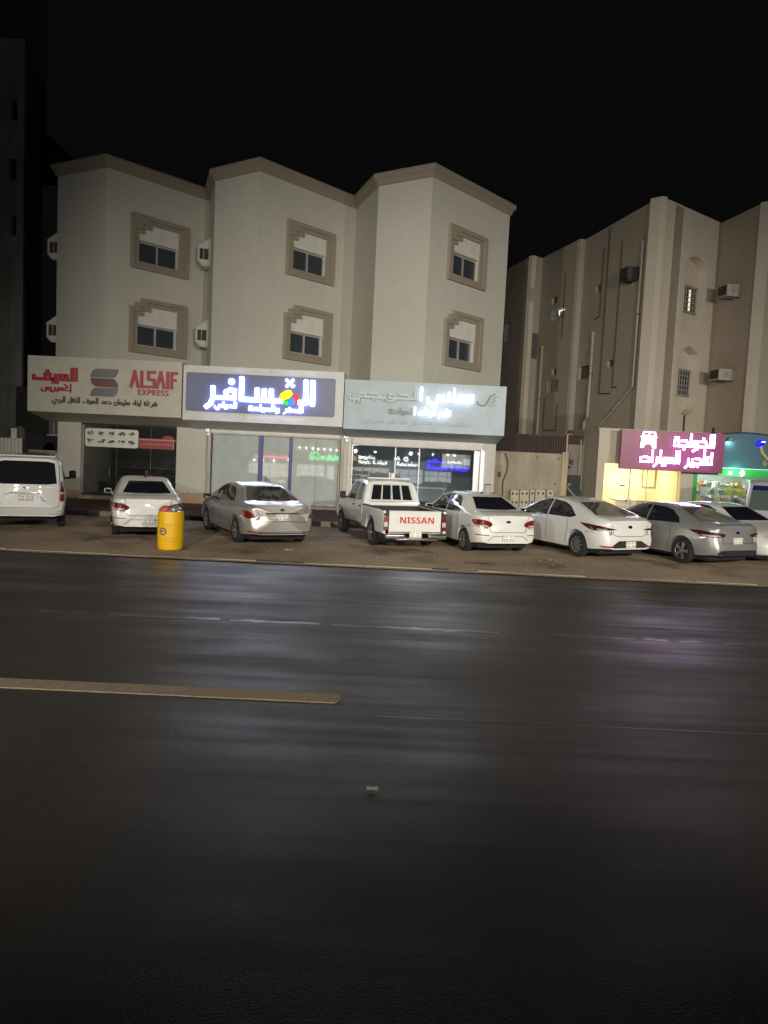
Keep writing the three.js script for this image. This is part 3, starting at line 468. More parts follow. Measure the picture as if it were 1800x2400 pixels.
// ---------- right shop sign: half its letters dark ----------
{
  const t = thing('shop_sign', 'pale blue sign with half its white letters unlit', 'sign');
  mk('panel', signBox(-1.54, 4.0, 3.12, 4.8, -27.3, -28.98, 0.28), std({ color: lin(0.4, 0.475, 0.52), map: fineTone, roughness: 0.45, uv: 1 }), t);
  const lit = glow(0.78, 0.84, 1, 8), off = std({ color: lin(0.5, 0.53, 0.55), roughness: 0.4 }), offSide = std({ color: lin(0.3, 0.32, 0.34), roughness: 0.5 }), faint = std({ color: lin(0.27, 0.34, 0.38), roughness: 0.5 }), z = -27.25, can = glow(0.75, 0.83, 1, 1.1);
  arabic('هاني', 1.26, 2.9, 4.22, 0.4, 0.072, z, 0.06, lit, t, { can });
  arabic('ا', 0.96, 1.2, 4.22, 0.38, 0.085, z, 0.06, lit, t, { can });
  arabic('لحويجي', -1.4, 0.95, 4.22, 0.3, 0.06, z, 0.05, off, t);
  arabic('لحويجي', -1.38, 0.97, 4.2, 0.3, 0.068, -27.297, 0.04, offSide, t);
  arabic('تنظيم الرحلات', 1.02, 2.12, 3.72, 0.22, 0.03, z, 0.05, lit, t, { words: true, can });
  arabic('ا', 0.82, 0.96, 3.72, 0.22, 0.05, z, 0.05, lit, t, { can });
  arabic('لسياحة', -0.02, 0.82, 3.72, 0.19, 0.034, z, 0.05, offSide, t, { words: true });
  arabic('للتاشيرات فنادق تذاكر طيران', -0.92, 2.84, 3.38, 0.14, 0.026, -27.298, 0.004, faint, t, { words: true });
  const gold = std({ color: lin(0.36, 0.32, 0.25), roughness: 0.5 }), ash = std({ color: lin(0.2, 0.19, 0.18), roughness: 0.5 });
  const arc = []; for (let i = 0; i <= 10; i++) { const a = Math.PI * (1.05 + 0.75 * i / 10); arc.push([3.18 + 0.17 * Math.cos(a), 4.26 + 0.15 * Math.sin(a)]); } arc.push([3.45, 4.44], [3.6, 4.52]);
  mk('emblem', stroke(arc, 0.05, 0.02).map((g) => g.translate(0, 0, -27.295)), ash, t);
  mk('emblem_detail', [[[3.4, 4.3], [3.62, 4.42], [3.72, 4.44]], [[3.42, 4.22], [3.66, 4.3]], [[3.4, 4.13], [3.7, 4.14]], [[3.55, 4.16], [3.62, 4.4]]].flatMap((p) => stroke(p, 0.04, 0.015)).map((g) => g.translate(0, 0, -27.295)), gold, t);
  for (const x of [1.1, 2.2]) lampBehind(x, 4.3, -27.1, lin(0.8, 0.86, 1), 4.2, [x, 1.5, -16]);
}
// ---------- beige building on the right ----------
const Q = { F: [5.89, -42.52], G0: [6.64, -39.38], G1: [7.22, -39.78], F1: [8.17, -36.0], F0: [8.41, -36.1], D: [9.61, -29.8], I: [13.03, -32.7], J: [13.49, -29.8], K: [18, -33.6] };
const right = thing('beige_building', 'beige apartment building with arched niches above the red sign shop', 'building');
function barred(parent, A, B, s0, s1, y0, y1, bars, cross = 0, mat = M.acBody) {   // recessed pane behind a grille
  const w = mk('window', onFace(bb(s0, s1, y0, y1, -0.2, -0.19), A, B), M.winGlass, parent), g = [];
  for (let i = 0; i <= bars; i++) g.push(bb(s0 + (s1 - s0) * i / bars - 0.012, s0 + (s1 - s0) * i / bars + 0.012, y0, y1, -0.05, -0.028));
  for (let i = 0; i <= cross + 1; i++) { const y = y0 + (y1 - y0) * i / (cross + 1); g.push(bb(s0 - 0.02, s1 + 0.02, y - 0.012, y + 0.012, -0.028, -0.006)); }
  mk('grille', g.map((x) => onFace(x, A, B)), mat, w);
  return w;
}
{
  const y1 = 12.17, T = 0.24, L = { side: faceLen(Q.F0, Q.D), seg2: faceLen(Q.G1, Q.F1), seg3: faceLen(Q.F, Q.G0), front: faceLen(Q.D, Q.I) };
  const side = [], front = [];
  const add = (list, a, b, y0, holes = [], t = T) => list.push(onFace(ext(rect(0, y0, faceLen(a, b), y1), t, holes).translate(0, 0, -t), a, b));
  const S = (s) => L.side - s, H = (s0, s1, a, b) => rect(S(s1), a, S(s0), b);
  const notch = (h) => onFace(ext([[0, 0], [L.side - 3.6, 0], [L.side - 3.6, 3.64], [L.side, 3.64], [L.side, y1], [0, y1]], T, h).translate(0, 0, -T), Q.F0, Q.D);
  side.push(notch([H(4.5, 5.0, 9.56, 9.86), H(2.88, 3.45, 6.26, 6.54), H(4.85, 6.25, 5.95, 6.52)]));
  const S2 = (s) => L.seg2 - s, H2 = (s0, s1, a, b) => rect(S2(s1), a, S2(s0), b);
  add(side, Q.G1, Q.F1, 0, [H2(1.15, 2.5, 8.88, 9.4), H2(2.0, 2.58, 9.68, 10.0), H2(1.6, 2.1, 6.3, 6.6), H2(1.32, 2.5, 5.5, 6.08)]);
  const S3 = (s) => L.seg3 - s;
  add(side, Q.F, Q.G0, 0, [rect(S3(3.1), 8.34, S3(2.25), 9.3)]);
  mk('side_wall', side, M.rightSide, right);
  add(front, Q.G0, Q.G1, 0); add(front, Q.F1, Q.F0, 0);
  // niches: round-headed above, pointed with a rounded foot below
  const up = [[2.02, 7.54], [3.7, 7.54]]; for (let i = 0; i <= 12; i++) { const a = Math.PI * i / 12; up.push([2.86 + 0.84 * Math.cos(a), 9.95 + 0.57 * Math.sin(a)]); }
  const lo = []; for (let i = 0; i <= 10; i++) { const a = Math.PI * (1 + i / 10); lo.push([2.78 + 0.88 * Math.cos(a), 5.1 + 0.75 * Math.sin(a)]); } lo.push([3.66, 6.6], [3.52, 6.82], [2.82, 7.1], [2.1, 6.82], [1.92, 6.6]);
  add(front, Q.D, Q.I, 3.4, [up, lo, rect(1.03, 3.42, 1.72, 12.1)], 0.44);
  add(front, Q.J, Q.K, 3.4); mk('front_wall', front, M.rightWall, right);
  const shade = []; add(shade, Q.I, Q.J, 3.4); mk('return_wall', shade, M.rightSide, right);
  mk('brown_stripe', onFace(bb(1.0, 1.75, 3.42, 12.1, -0.3, -0.06), Q.D, Q.I), M.rightStripe, right);
  mk('niche_back', onFace(bb(1.8, 3.9, 4.2, 10.6, -0.6, -0.43), Q.D, Q.I), M.rightWall, right);
  for (const [y0, y1n, nb, lit] of [[8.48, 9.42, 4, 1], [5.2, 6.15, 4, 0]]) {
    const w = mk('window', onFace(bb(2.86, 3.64, y0, y1n, -0.43, -0.415), Q.D, Q.I), M.winGlass, right);
    if (lit) mk('lit_window_gap', onFace(bb(3.12, 3.3, y0 + 0.06, y1n - 0.06, -0.415, -0.41), Q.D, Q.I), glow(1, 0.88, 0.66, 0.75), w);
    const g = []; for (let i = 0; i <= nb; i++) g.push(bb(2.86 + 0.78 * i / nb - 0.014, 2.86 + 0.78 * i / nb + 0.014, y0, y1n, -0.385, -0.365)); for (let i = 0; i <= 5; i++) { const y = y0 + (y1n - y0) * i / 5; g.push(bb(2.84, 3.66, y - 0.012, y + 0.012, -0.363, -0.345)); }
    mk('grille', g.map((x) => onFace(x, Q.D, Q.I)), M.acBody, w);
    mkEach('window_frame', [bb(2.82, 3.68, y1n, y1n + 0.06, -0.43, -0.33), bb(2.82, 3.68, y0 - 0.06, y0, -0.43, -0.33)].map((x) => onFace(x, Q.D, Q.I)), M.rightStripe, w);
  }
  mk('spout', onFace(bb(2.72, 2.82, 3.5, 4.36, -0.02, 0.03), Q.D, Q.I), M.acDark, right);
  mk('roof', [new THREE.ShapeGeometry(poly([Q.F, Q.G0, Q.G1, Q.F1, Q.F0, Q.D, Q.I, Q.J, Q.K, [18, -45], [6, -45]].map(([x, z]) => [x, -z]))).rotateX(-Math.PI / 2).translate(0, 11.9, 0)], M.rightSide, right);
  mk('grey_patch', onFace(bb(0.01, faceLen(Q.G0, Q.G1) - 0.01, 7.25, 8.48, 0.002, 0.008), Q.G0, Q.G1), std({ color: lin(0.17, 0.17, 0.155), map: plasterTone, roughness: 0.9, uv: 1 }), right);
  // windows of the side wall
  for (const [s0, s1, a, b] of [[4.5, 5.0, 9.56, 9.86], [2.88, 3.45, 6.26, 6.54], [4.85, 6.25, 5.95, 6.52]]) mk('window', onFace(bb(S(s1), S(s0), a, b, -0.14, -0.13), Q.F0, Q.D), M.winGlass, right);
  for (const [s0, s1, a, b] of [[2.0, 2.58, 9.68, 10.0], [1.6, 2.1, 6.3, 6.6]]) mk('window', onFace(bb(S2(s1), S2(s0), a, b, -0.14, -0.13), Q.G1, Q.F1), M.winGlass, right);
  const w1 = barred(right, Q.G1, Q.F1, S2(2.5), S2(1.15), 8.88, 9.4, 8, 1);
  mk('lit_lamp_tube', [onFace(bb(S2(2.0), S2(1.2), 9.3, 9.34, -0.17, -0.15), Q.G1, Q.F1), onFace(bb(S2(2.05), S2(1.98), 9.14, 9.34, -0.17, -0.15), Q.G1, Q.F1)], glow(1, 1, 0.95, 2.2), w1);
  barred(right, Q.G1, Q.F1, S2(2.5), S2(1.32), 5.5, 6.08, 7);
  barred(right, Q.F, Q.G0, S3(3.1), S3(2.25), 8.34, 9.3, 6);
  // pipes on the side wall
  const P = (pts, r, mat, A, B, f, name, label) => { const t = thing(name, label, 'pipe'); mk('run', pipe(pts.map(([s, y]) => V(f(s), y, r + 0.02)), r).map((g) => onFace(g, A, B)), mat, t); mk('clip', pts.slice(0, -1).map(([s, y], i) => bx(r * 3, 0.03, r * 2 + 0.04, f((s + pts[i + 1][0]) / 2), (y + pts[i + 1][1]) / 2, r)).map((g) => onFace(g, A, B)), M.acDark, t); };
  P([[1.0, 10.8], [1.0, 5.32], [4.13, 3.55]], 0.055, M.pvc, Q.F0, Q.D, S, 'drain_pipe', 'long pale drain pipe that bends diagonally low on the beige side wall');
  P([[4.8, 7.9], [4.8, 4.3], [5.1, 4.05], [5.1, 3.4]], 0.07, M.pvc, Q.F0, Q.D, S, 'drain_pipe', 'thick pale drain pipe with a jog, beside the dark wide window');
  P([[3.12, 7.8], [3.12, 2.7]], 0.065, M.pvc, Q.G1, Q.F1, S2, 'drain_pipe', 'thick straight pale drain pipe on the rear part of the side wall');
  P([[3.95, 12.05], [3.95, 5.22], [2.95, 5.16]], 0.024, M.thinPipe, Q.F0, Q.D, S, 'water_pipe', 'thin brown pipe from the parapet down to an elbow');
  P([[2.78, 11.24], [2.78, 5.4], [2.4, 5.4]], 0.022, M.thinPipe, Q.F0, Q.D, S, 'water_pipe', 'thin brown pipe passing behind the dark air conditioner');
  P([[4.4, 11.3], [4.4, 8.5], [4.9, 8.45]], 0.022, M.thinPipe, Q.F0, Q.D, S, 'water_pipe', 'short thin brown pipe beside the small upper vent window');
  P([[1.2, 10.9], [1.2, 7.9]], 0.02, M.thinPipe, Q.G1, Q.F1, S2, 'water_pipe', 'thin pipe on the rear part of the side wall by the lit window');
  P([[2.6, 5.3], [2.6, 3.7], [1.2, 3.7], [1.2, 4.9]], 0.02, M.thinPipe, Q.G1, Q.F1, S2, 'water_pipe', 'thin pipe bent in a square under the lower barred window');
}
function wallAC(A, B, s, y, w, h, d, body, label) {   // window unit sticking out of a wall
  const t = thing('air_conditioner', label, 'air conditioner', [0, 0, 0], 0), F = (g) => onFace(g, A, B, s, y);
  mk('casing', F(rb(w, h, d, 0.015, 0, h / 2, d / 2 - 0.02)), body, t);
  mk('coil_grille', [F(bx(w * 0.86, h * 0.74, 0.012, 0, h * 0.52, d - 0.012))], M.acDark, t);
  mk('louvre', Array.from({ length: 5 }, (_, i) => F(bx(0.01, h * 0.55, 0.012, w / 2 - 0.004, h / 2, d * 0.3 + i * 0.05))), M.acDark, t);
  mk('bracket', [F(bx(0.03, 0.03, d * 0.9, -w * 0.35, -0.02, d * 0.45)), F(bx(0.03, 0.03, d * 0.9, w * 0.35, -0.02, d * 0.45))], M.rust, t);
}
wallAC(Q.I, Q.J, 1.45, 8.93, 0.66, 0.46, 0.62, M.acBody, 'grey window air conditioner high on the shaded return wall at right');
wallAC(Q.I, Q.J, 1.42, 5.74, 0.66, 0.44, 0.66, M.acBody, 'pale window air conditioner low on the shaded return wall at right');
wallAC(Q.F0, Q.D, faceLen(Q.F0, Q.D) - 1.6, 9.4, 0.68, 0.5, 0.5, M.acDark, 'dark dirty air conditioner high on the beige side wall');
// ---------- ground floor of the right building: car-rental office and mini-market ----------
const warmWall = std({ color: lin(0.78, 0.7, 0.5), map: plasterTone, roughness: 0.85, uv: 1 });
{
  const shops = thing('ground_floor_shops', 'single storey shop block with the red sign office and the green framed market', 'shop block');
  mk('pier', bb(7.73, 8.0, 0, 3.5, -29.3, -29), M.rightWall, shops); mk('pier', bb(10.83, 11.28, 0, 3.5, -29.3, -29), M.rightWall, shops);
  mk('lintel', bb(8.0, 17, 2.34, 3.5, -29.3, -29.01), M.rightWall, shops); mkEach('wall', [bb(7.73, 7.98, 0, 3.5, -33, -29.3), bb(16.8, 17, 0, 3.5, -33, -29)], M.rightWall, shops);
  mk('roof_slab', bb(7.7, 17, 3.5, 3.62, -34, -28.96), M.rightWall, shops);
  const frame = std({ color: lin(0.6, 0.55, 0.4), roughness: 0.4 });
  mk('shop_pane', bb(8.01, 9.0, 0.3, 2.3, -29.14, -29.13), M.pane, shops); mk('shop_pane', bb(9.01, 9.62, 0.2, 2.3, -29.14, -29.13), M.pane, shops); mk('shop_pane', bb(9.63, 10.82, 0.3, 2.3, -29.14, -29.13), M.pane, shops);
  mkEach('shop_frame', [bb(8.0, 10.83, 0.15, 0.3, -29.2, -29.08), bb(8.98, 9.01, 0.3, 2.3, -29.17, -29.11), bb(9.615, 9.64, 0.3, 2.3, -29.17, -29.11)], frame, shops);
  mk('door_handle', [bar(V(8.93, 0.82, -29.08), V(8.93, 1.1, -29.08), 0.014), bar(V(9.06, 0.82, -29.08), V(9.06, 1.1, -29.08), 0.014)], M.steel, shops);
  mk('room', [bb(8.0, 10.83, 2.62, 2.7, -32.2, -29.3), bb(7.98, 8.02, 0.15, 2.62, -32.2, -29.3), bb(10.81, 10.85, 0.15, 2.62, -32.2, -29.3), bb(7.98, 10.85, 0.15, 2.62, -31.7, -31.6)], warmWall, shops);
  mk('office_floor', bb(8.02, 10.81, 0.14, 0.18, -32.2, -29.2), tileMat, shops);
  const cl = thing('ceiling_panel_light', 'warm square ceiling light inside the red sign office', 'ceiling light', [9.4, 2.6, -30.6]); mk('lamp_face', bx(1.6, 0.03, 0.7, 0, 0, 0), glow(1, 0.82, 0.45, 2.2), cl); mk('frame', [bx(1.7, 0.05, 0.05, 0, 0, 0.375), bx(1.7, 0.05, 0.05, 0, 0, -0.375)], M.white, cl);
  const ra = new THREE.RectAreaLight(lin(1, 0.82, 0.46), 36, 1.6, 0.7); ra.position.set(9.4, 2.57, -30.6); ra.lookAt(9.4, 0, -30.6); scene.add(ra);
  const desk = thing('reception_desk', 'low pale reception desk with a glass screen inside the red sign office', 'desk', [9.55, 0.18, -30.4]); mk('front_panel', bx(1.5, 0.75, 0.05, 0, 0.38, 0.3), std({ color: lin(0.5, 0.42, 0.28), roughness: 0.4 }), desk); mk('counter_top', rb(1.6, 0.05, 0.7, 0.015, 0, 0.78, 0), std({ color: lin(0.5, 0.45, 0.35), roughness: 0.3 }), desk); mk('screen', bx(1.4, 0.35, 0.01, 0, 0.98, 0.2), M.pane, desk);
  const fr = thing('wall_frame', 'square wall frame on the office back wall at right', 'frame', [10.5, 1.45, -31.58]); mk('frame', [bx(0.5, 0.02, 0.03, 0, 0, 0.02), bx(0.5, 0.02, 0.03, 0, 0.7, 0.02), bx(0.02, 0.7, 0.03, -0.25, 0.35, 0.02), bx(0.02, 0.7, 0.03, 0.25, 0.35, 0.02)], M.thinPipe, fr); mk('sheet', bx(0.48, 0.68, 0.01, 0, 0.35, 0.01), warmWall, fr);
  const tri = thing('pennant', 'small triangular pennant outline hanging inside the office glass', 'pennant', [8.36, 2.08, -29.2]); mk('outline', [bar(V(0, 0, 0), V(-0.15, 0.18, 0), 0.008), bar(V(0, 0, 0), V(0.15, 0.19, 0), 0.008)], M.thinPipe, tri); mk('cord', bar(V(-0.15, 0.18, 0), V(0.15, 0.19, 0), 0.004), M.thinPipe, tri);
  const stk = thing('door_sticker', 'small dark strip sticker on the office glass door', 'sticker', [8.73, 1.54, -29.128]); mk('film', bx(0.2, 0.05, 0.002), M.rust, stk); mk('keyhole_plate', bx(0.05, 0.08, 0.004, 0.17, -0.55, 0.001), M.dark, stk);
  // mini-market
  const green = std({ color: lin(0.02, 0.36, 0.08), roughness: 0.45 });
  mk('green_frame', [bb(11.28, 11.41, 0.15, 2.1, -29.16, -28.97), bb(11.28, 16.8, 2.1, 2.34, -29.16, -28.97)], green, shops);
  mk('market_pane', bb(11.41, 16.8, 0.3, 2.1, -29.1, -29.09), M.pane, shops);
  const mwall = std({ color: lin(0.62, 0.66, 0.62), roughness: 0.8 });
  mk('market_room', [bb(11.0, 16.8, 2.5, 2.58, -32.4, -29.3), bb(10.9, 11.0, 0.15, 2.5, -32.4, -29.3), bb(11.0, 16.8, 0.15, 2.5, -32.5, -32.4)], mwall, shops);
  mk('market_floor', bb(11.0, 16.8, 0.14, 0.18, -32.4, -29.2), tileMat, shops);
  const ml = thing('market_ceiling_light', 'white ceiling light inside the green framed market', 'ceiling light', [12.6, 2.46, -30.4]); mk('lamp_face', bx(2.2, 0.03, 0.5, 0, 0, 0), glow(0.88, 1, 0.9, 3), ml); mk('frame', [bx(2.3, 0.05, 0.04, 0, 0, 0.27), bx(2.3, 0.05, 0.04, 0, 0, -0.27)], M.white, ml);
  const rb2 = new THREE.RectAreaLight(lin(0.9, 1, 0.9), 45, 2.2, 0.5); rb2.position.set(12.6, 2.43, -30.4); rb2.lookAt(12.6, 0, -30.4); scene.add(rb2);
  const pal = [[0.5, 0.12, 0.1], [0.55, 0.5, 0.42], [0.6, 0.42, 0.05], [0.25, 0.27, 0.3], [0.65, 0.65, 0.63], [0.5, 0.25, 0.22], [0.3, 0.24, 0.2]].map((c) => std({ color: lin(...c), roughness: 0.5 }));
  for (const [x0, x1, z, label] of [[11.45, 12.35, -29.7, 'white shelf rack of packed goods just inside the green market front'], [12.4, 13.6, -29.75, 'shelf rack with red and yellow packs behind the grey minibus'], [11.2, 14.5, -32.1, 'long shelf rack along the back wall of the market']]) {
    const t = thing('goods_shelf', label, 'shelf', [0, 0, 0]); mk('upright', bb(x0, x0 + 0.03, 0.18, 1.85, z - 0.2, z + 0.2), M.white, t); mk('upright', bb(x1 - 0.03, x1, 0.18, 1.85, z - 0.2, z + 0.2), M.white, t);
    const per = pal.map(() => []);
    for (let k = 0; k < 6; k++) { const y = 0.25 + k * 0.27; mk('shelf_board', bb(x0 + 0.03, x1 - 0.03, y, y + 0.02, z - 0.2, z + 0.2), M.white, t); for (let x = x0 + 0.05; x < x1 - 0.12;) { const w = rr(0.05, 0.16), h = rr(0.1, 0.22); per[Math.floor(rnd() * 7)].push(rb(w, h, 0.2, 0.015, x + w / 2, y + 0.022 + h / 2, z + rr(0, 0.08), 1)); x += w + rr(0.004, 0.03); } }
    per.forEach((g, k) => { if (g.length) { const m = mk('goods', g, pal[k], t); m.userData.kind = 'stuff'; } });
  }
  const poster = mk('price_poster', bb(11.62, 11.92, 1.35, 1.6, -29.13, -29.125), M.white); tag(poster, 'small white price poster on the market glass', 'poster');
  const yel = mk('yellow_poster', bb(12.55, 12.8, 1.45, 1.65, -29.13, -29.125), std({ color: lin(0.7, 0.5, 0.02), roughness: 0.5 })); tag(yel, 'small yellow poster on the market glass', 'poster');
}
{ // red-purple sign
  const t = thing('shop_sign', 'crimson sign with two lines of glowing white letters and a white emblem', 'sign');
  mk('panel', bb(8.35, 12.03, 2.17, 3.58, -28.55, -28.32), std({ color: lin(0.24, 0.012, 0.1), roughness: 0.35 }), t);
  mk('bracket', [bb(8.6, 8.7, 2.6, 2.7, -29, -28.55), bb(11.6, 11.7, 2.6, 2.7, -29, -28.55), bb(8.6, 8.7, 3.2, 3.3, -29, -28.55)], M.steel, t);
  const lit = glow(0.74, 0.64, 1, 15), z = -28.27;
  arabic('الخواجة', 10.15, 11.66, 3.08, 0.42, 0.066, z, 0.05, lit, t, { can: glow(0.6, 0.5, 1, 1.5) });
  arabic('لتأجير السيارات', 9.0, 11.62, 2.47, 0.4, 0.06, z, 0.05, lit, t, { can: glow(0.6, 0.5, 1, 1.5) });
  mk('emblem', [ext([[9.0, 2.95], [9.12, 2.95], [9.16, 3.06], [9.28, 3.1], [9.4, 3.06], [9.44, 2.95], [9.57, 2.95], [9.55, 3.3], [9.6, 3.34], [9.55, 3.4], [9.52, 3.54], [9.08, 3.54], [9.04, 3.4], [8.98, 3.36], [9.03, 3.3]], 0.05, [], 0.01).translate(0, 0, z)], glow(0.85, 0.82, 1, 1.6), t);
  const redg = glow(1, 0.01, 0.06, 0.9); mk('emblem_eye', bb(9.11, 9.25, 3.42, 3.49, z + 0.055, z + 0.07), redg, t); mk('emblem_eye', bb(9.32, 9.46, 3.41, 3.48, z + 0.055, z + 0.07), redg, t);
  for (const x of [9.6, 11]) lampBehind(x, 2.9, -28.1, lin(0.9, 0.72, 1), 4.5, [x - 1, 1, -17]);
  lampBehind(10.3, 3.62, -28.25, lin(0.75, 0.5, 1), 2.2, [10.8, 9, -30.5]);
  const g = thing('teal_sign', 'teal blue market sign with a yellow letter and glowing blue mark', 'sign');
  const arcT = [[12.05, 2.38], [16.8, 2.38], [16.8, 3.55]]; for (let i = 8; i >= 0; i--) arcT.push([12.05 + 1.9 * i / 8, 3.56 + 0.08 * Math.sin(Math.PI * i / 8)]);
  mk('panel', ext(arcT, 0.16).translate(0, 0, -28.75), std({ color: lin(0.035, 0.13, 0.2), roughness: 0.4 }), g);
  mk('top_trim', Array.from({ length: 8 }, (_, i) => bar(V(12.05 + 1.9 * i / 8, 3.58 + 0.08 * Math.sin(Math.PI * i / 8), -28.66), V(12.05 + 1.9 * (i + 1) / 8, 3.58 + 0.08 * Math.sin(Math.PI * (i + 1) / 8), -28.66), 0.035, 6)), std({ color: lin(0.02, 0.03, 0.09), roughness: 0.4 }), g);
  mk('yellow_letter', [...stroke([[13.45, 3.18], [13.47, 3.08], [13.54, 2.94], [13.7, 2.78], [14.1, 2.7], [14.5, 2.85]], 0.09, 0.04), ...stroke([[13.56, 2.6], [13.62, 2.52], [13.68, 2.6], [13.62, 2.67], [13.56, 2.6]], 0.04, 0.04)].map((x) => x.translate(0, 0, -28.58)), std({ color: lin(0.55, 0.42, 0.08), roughness: 0.4 }), g);
  mk('blue_mark', new THREE.SphereGeometry(0.16, 16, 10).scale(1, 0.72, 0.3).rotateZ(0.5).translate(13.41, 3.31, -28.56), glow(0.0, 0.0, 1, 2.4), g); mk('glow_mark', bb(13.42, 13.56, 3.35, 3.385, -28.5, -28.49), glow(1, 1, 1, 2), g);
  const band = thing('green_light_band', 'glossy green light band under the teal sign with a glowing diamond', 'light band');
  mk('band', ext([[12.05, 2.1], [16.8, 2.08], [16.8, 2.36], [12.05, 2.36]], 0.2).translate(0, 0, -28.92), std({ color: lin(0.05, 0.5, 0.13), roughness: 0.25 }), band);
  mk('glowing_diamond_lamp', ext([[12.91, 2.09], [13.02, 2.21], [12.91, 2.34], [12.8, 2.21]], 0.03).translate(0, 0, -28.71), glow(0.85, 1, 0.9, 2.6), band);
  mk('lamp_strip', bb(12.1, 16.7, 2.365, 2.385, -28.7, -28.66), glow(0.7, 1, 0.75, 1.4), band);
  const pl = new THREE.PointLight(lin(0.4, 1, 0.5), 1.6); pl.position.set(12.6, 2.2, -28.45); pl.castShadow = true; scene.add(pl);
  const sp = thing('sign_spotlight', 'small greenish spotlight at the left end of the teal sign', 'spotlight', [12.3, 3.4, -28.5]); mk('lamp', new THREE.SphereGeometry(0.055, 10, 8), glow(0.8, 1, 0.9, 5), sp); mk('shade', new THREE.CylinderGeometry(0.05, 0.13, 0.14, 12, 1, true).translate(0, 0.0, 0), std({ color: lin(0.3, 0.5, 0.42), roughness: 0.4 }), sp); mk('arm', bar(V(0, 0.05, 0), V(0, 0.12, -0.12), 0.012), M.black, sp);
  const p2 = new THREE.PointLight(lin(0.7, 1, 0.85), 0.35); p2.position.set(12.3, 3.28, -28.45); p2.castShadow = true; scene.add(p2);
  const fl = thing('sign_flood', 'little black flood lamp on top of the crimson sign', 'lamp', [11.63, 3.6, -28.42]); mk('casing', rb(0.07, 0.16, 0.1, 0.02, 0, 0.12, 0), M.black, fl); mk('foot', cyl(0.06, 0.08, 0.05, 10).translate(0, 0.02, 0), M.black, fl);
}
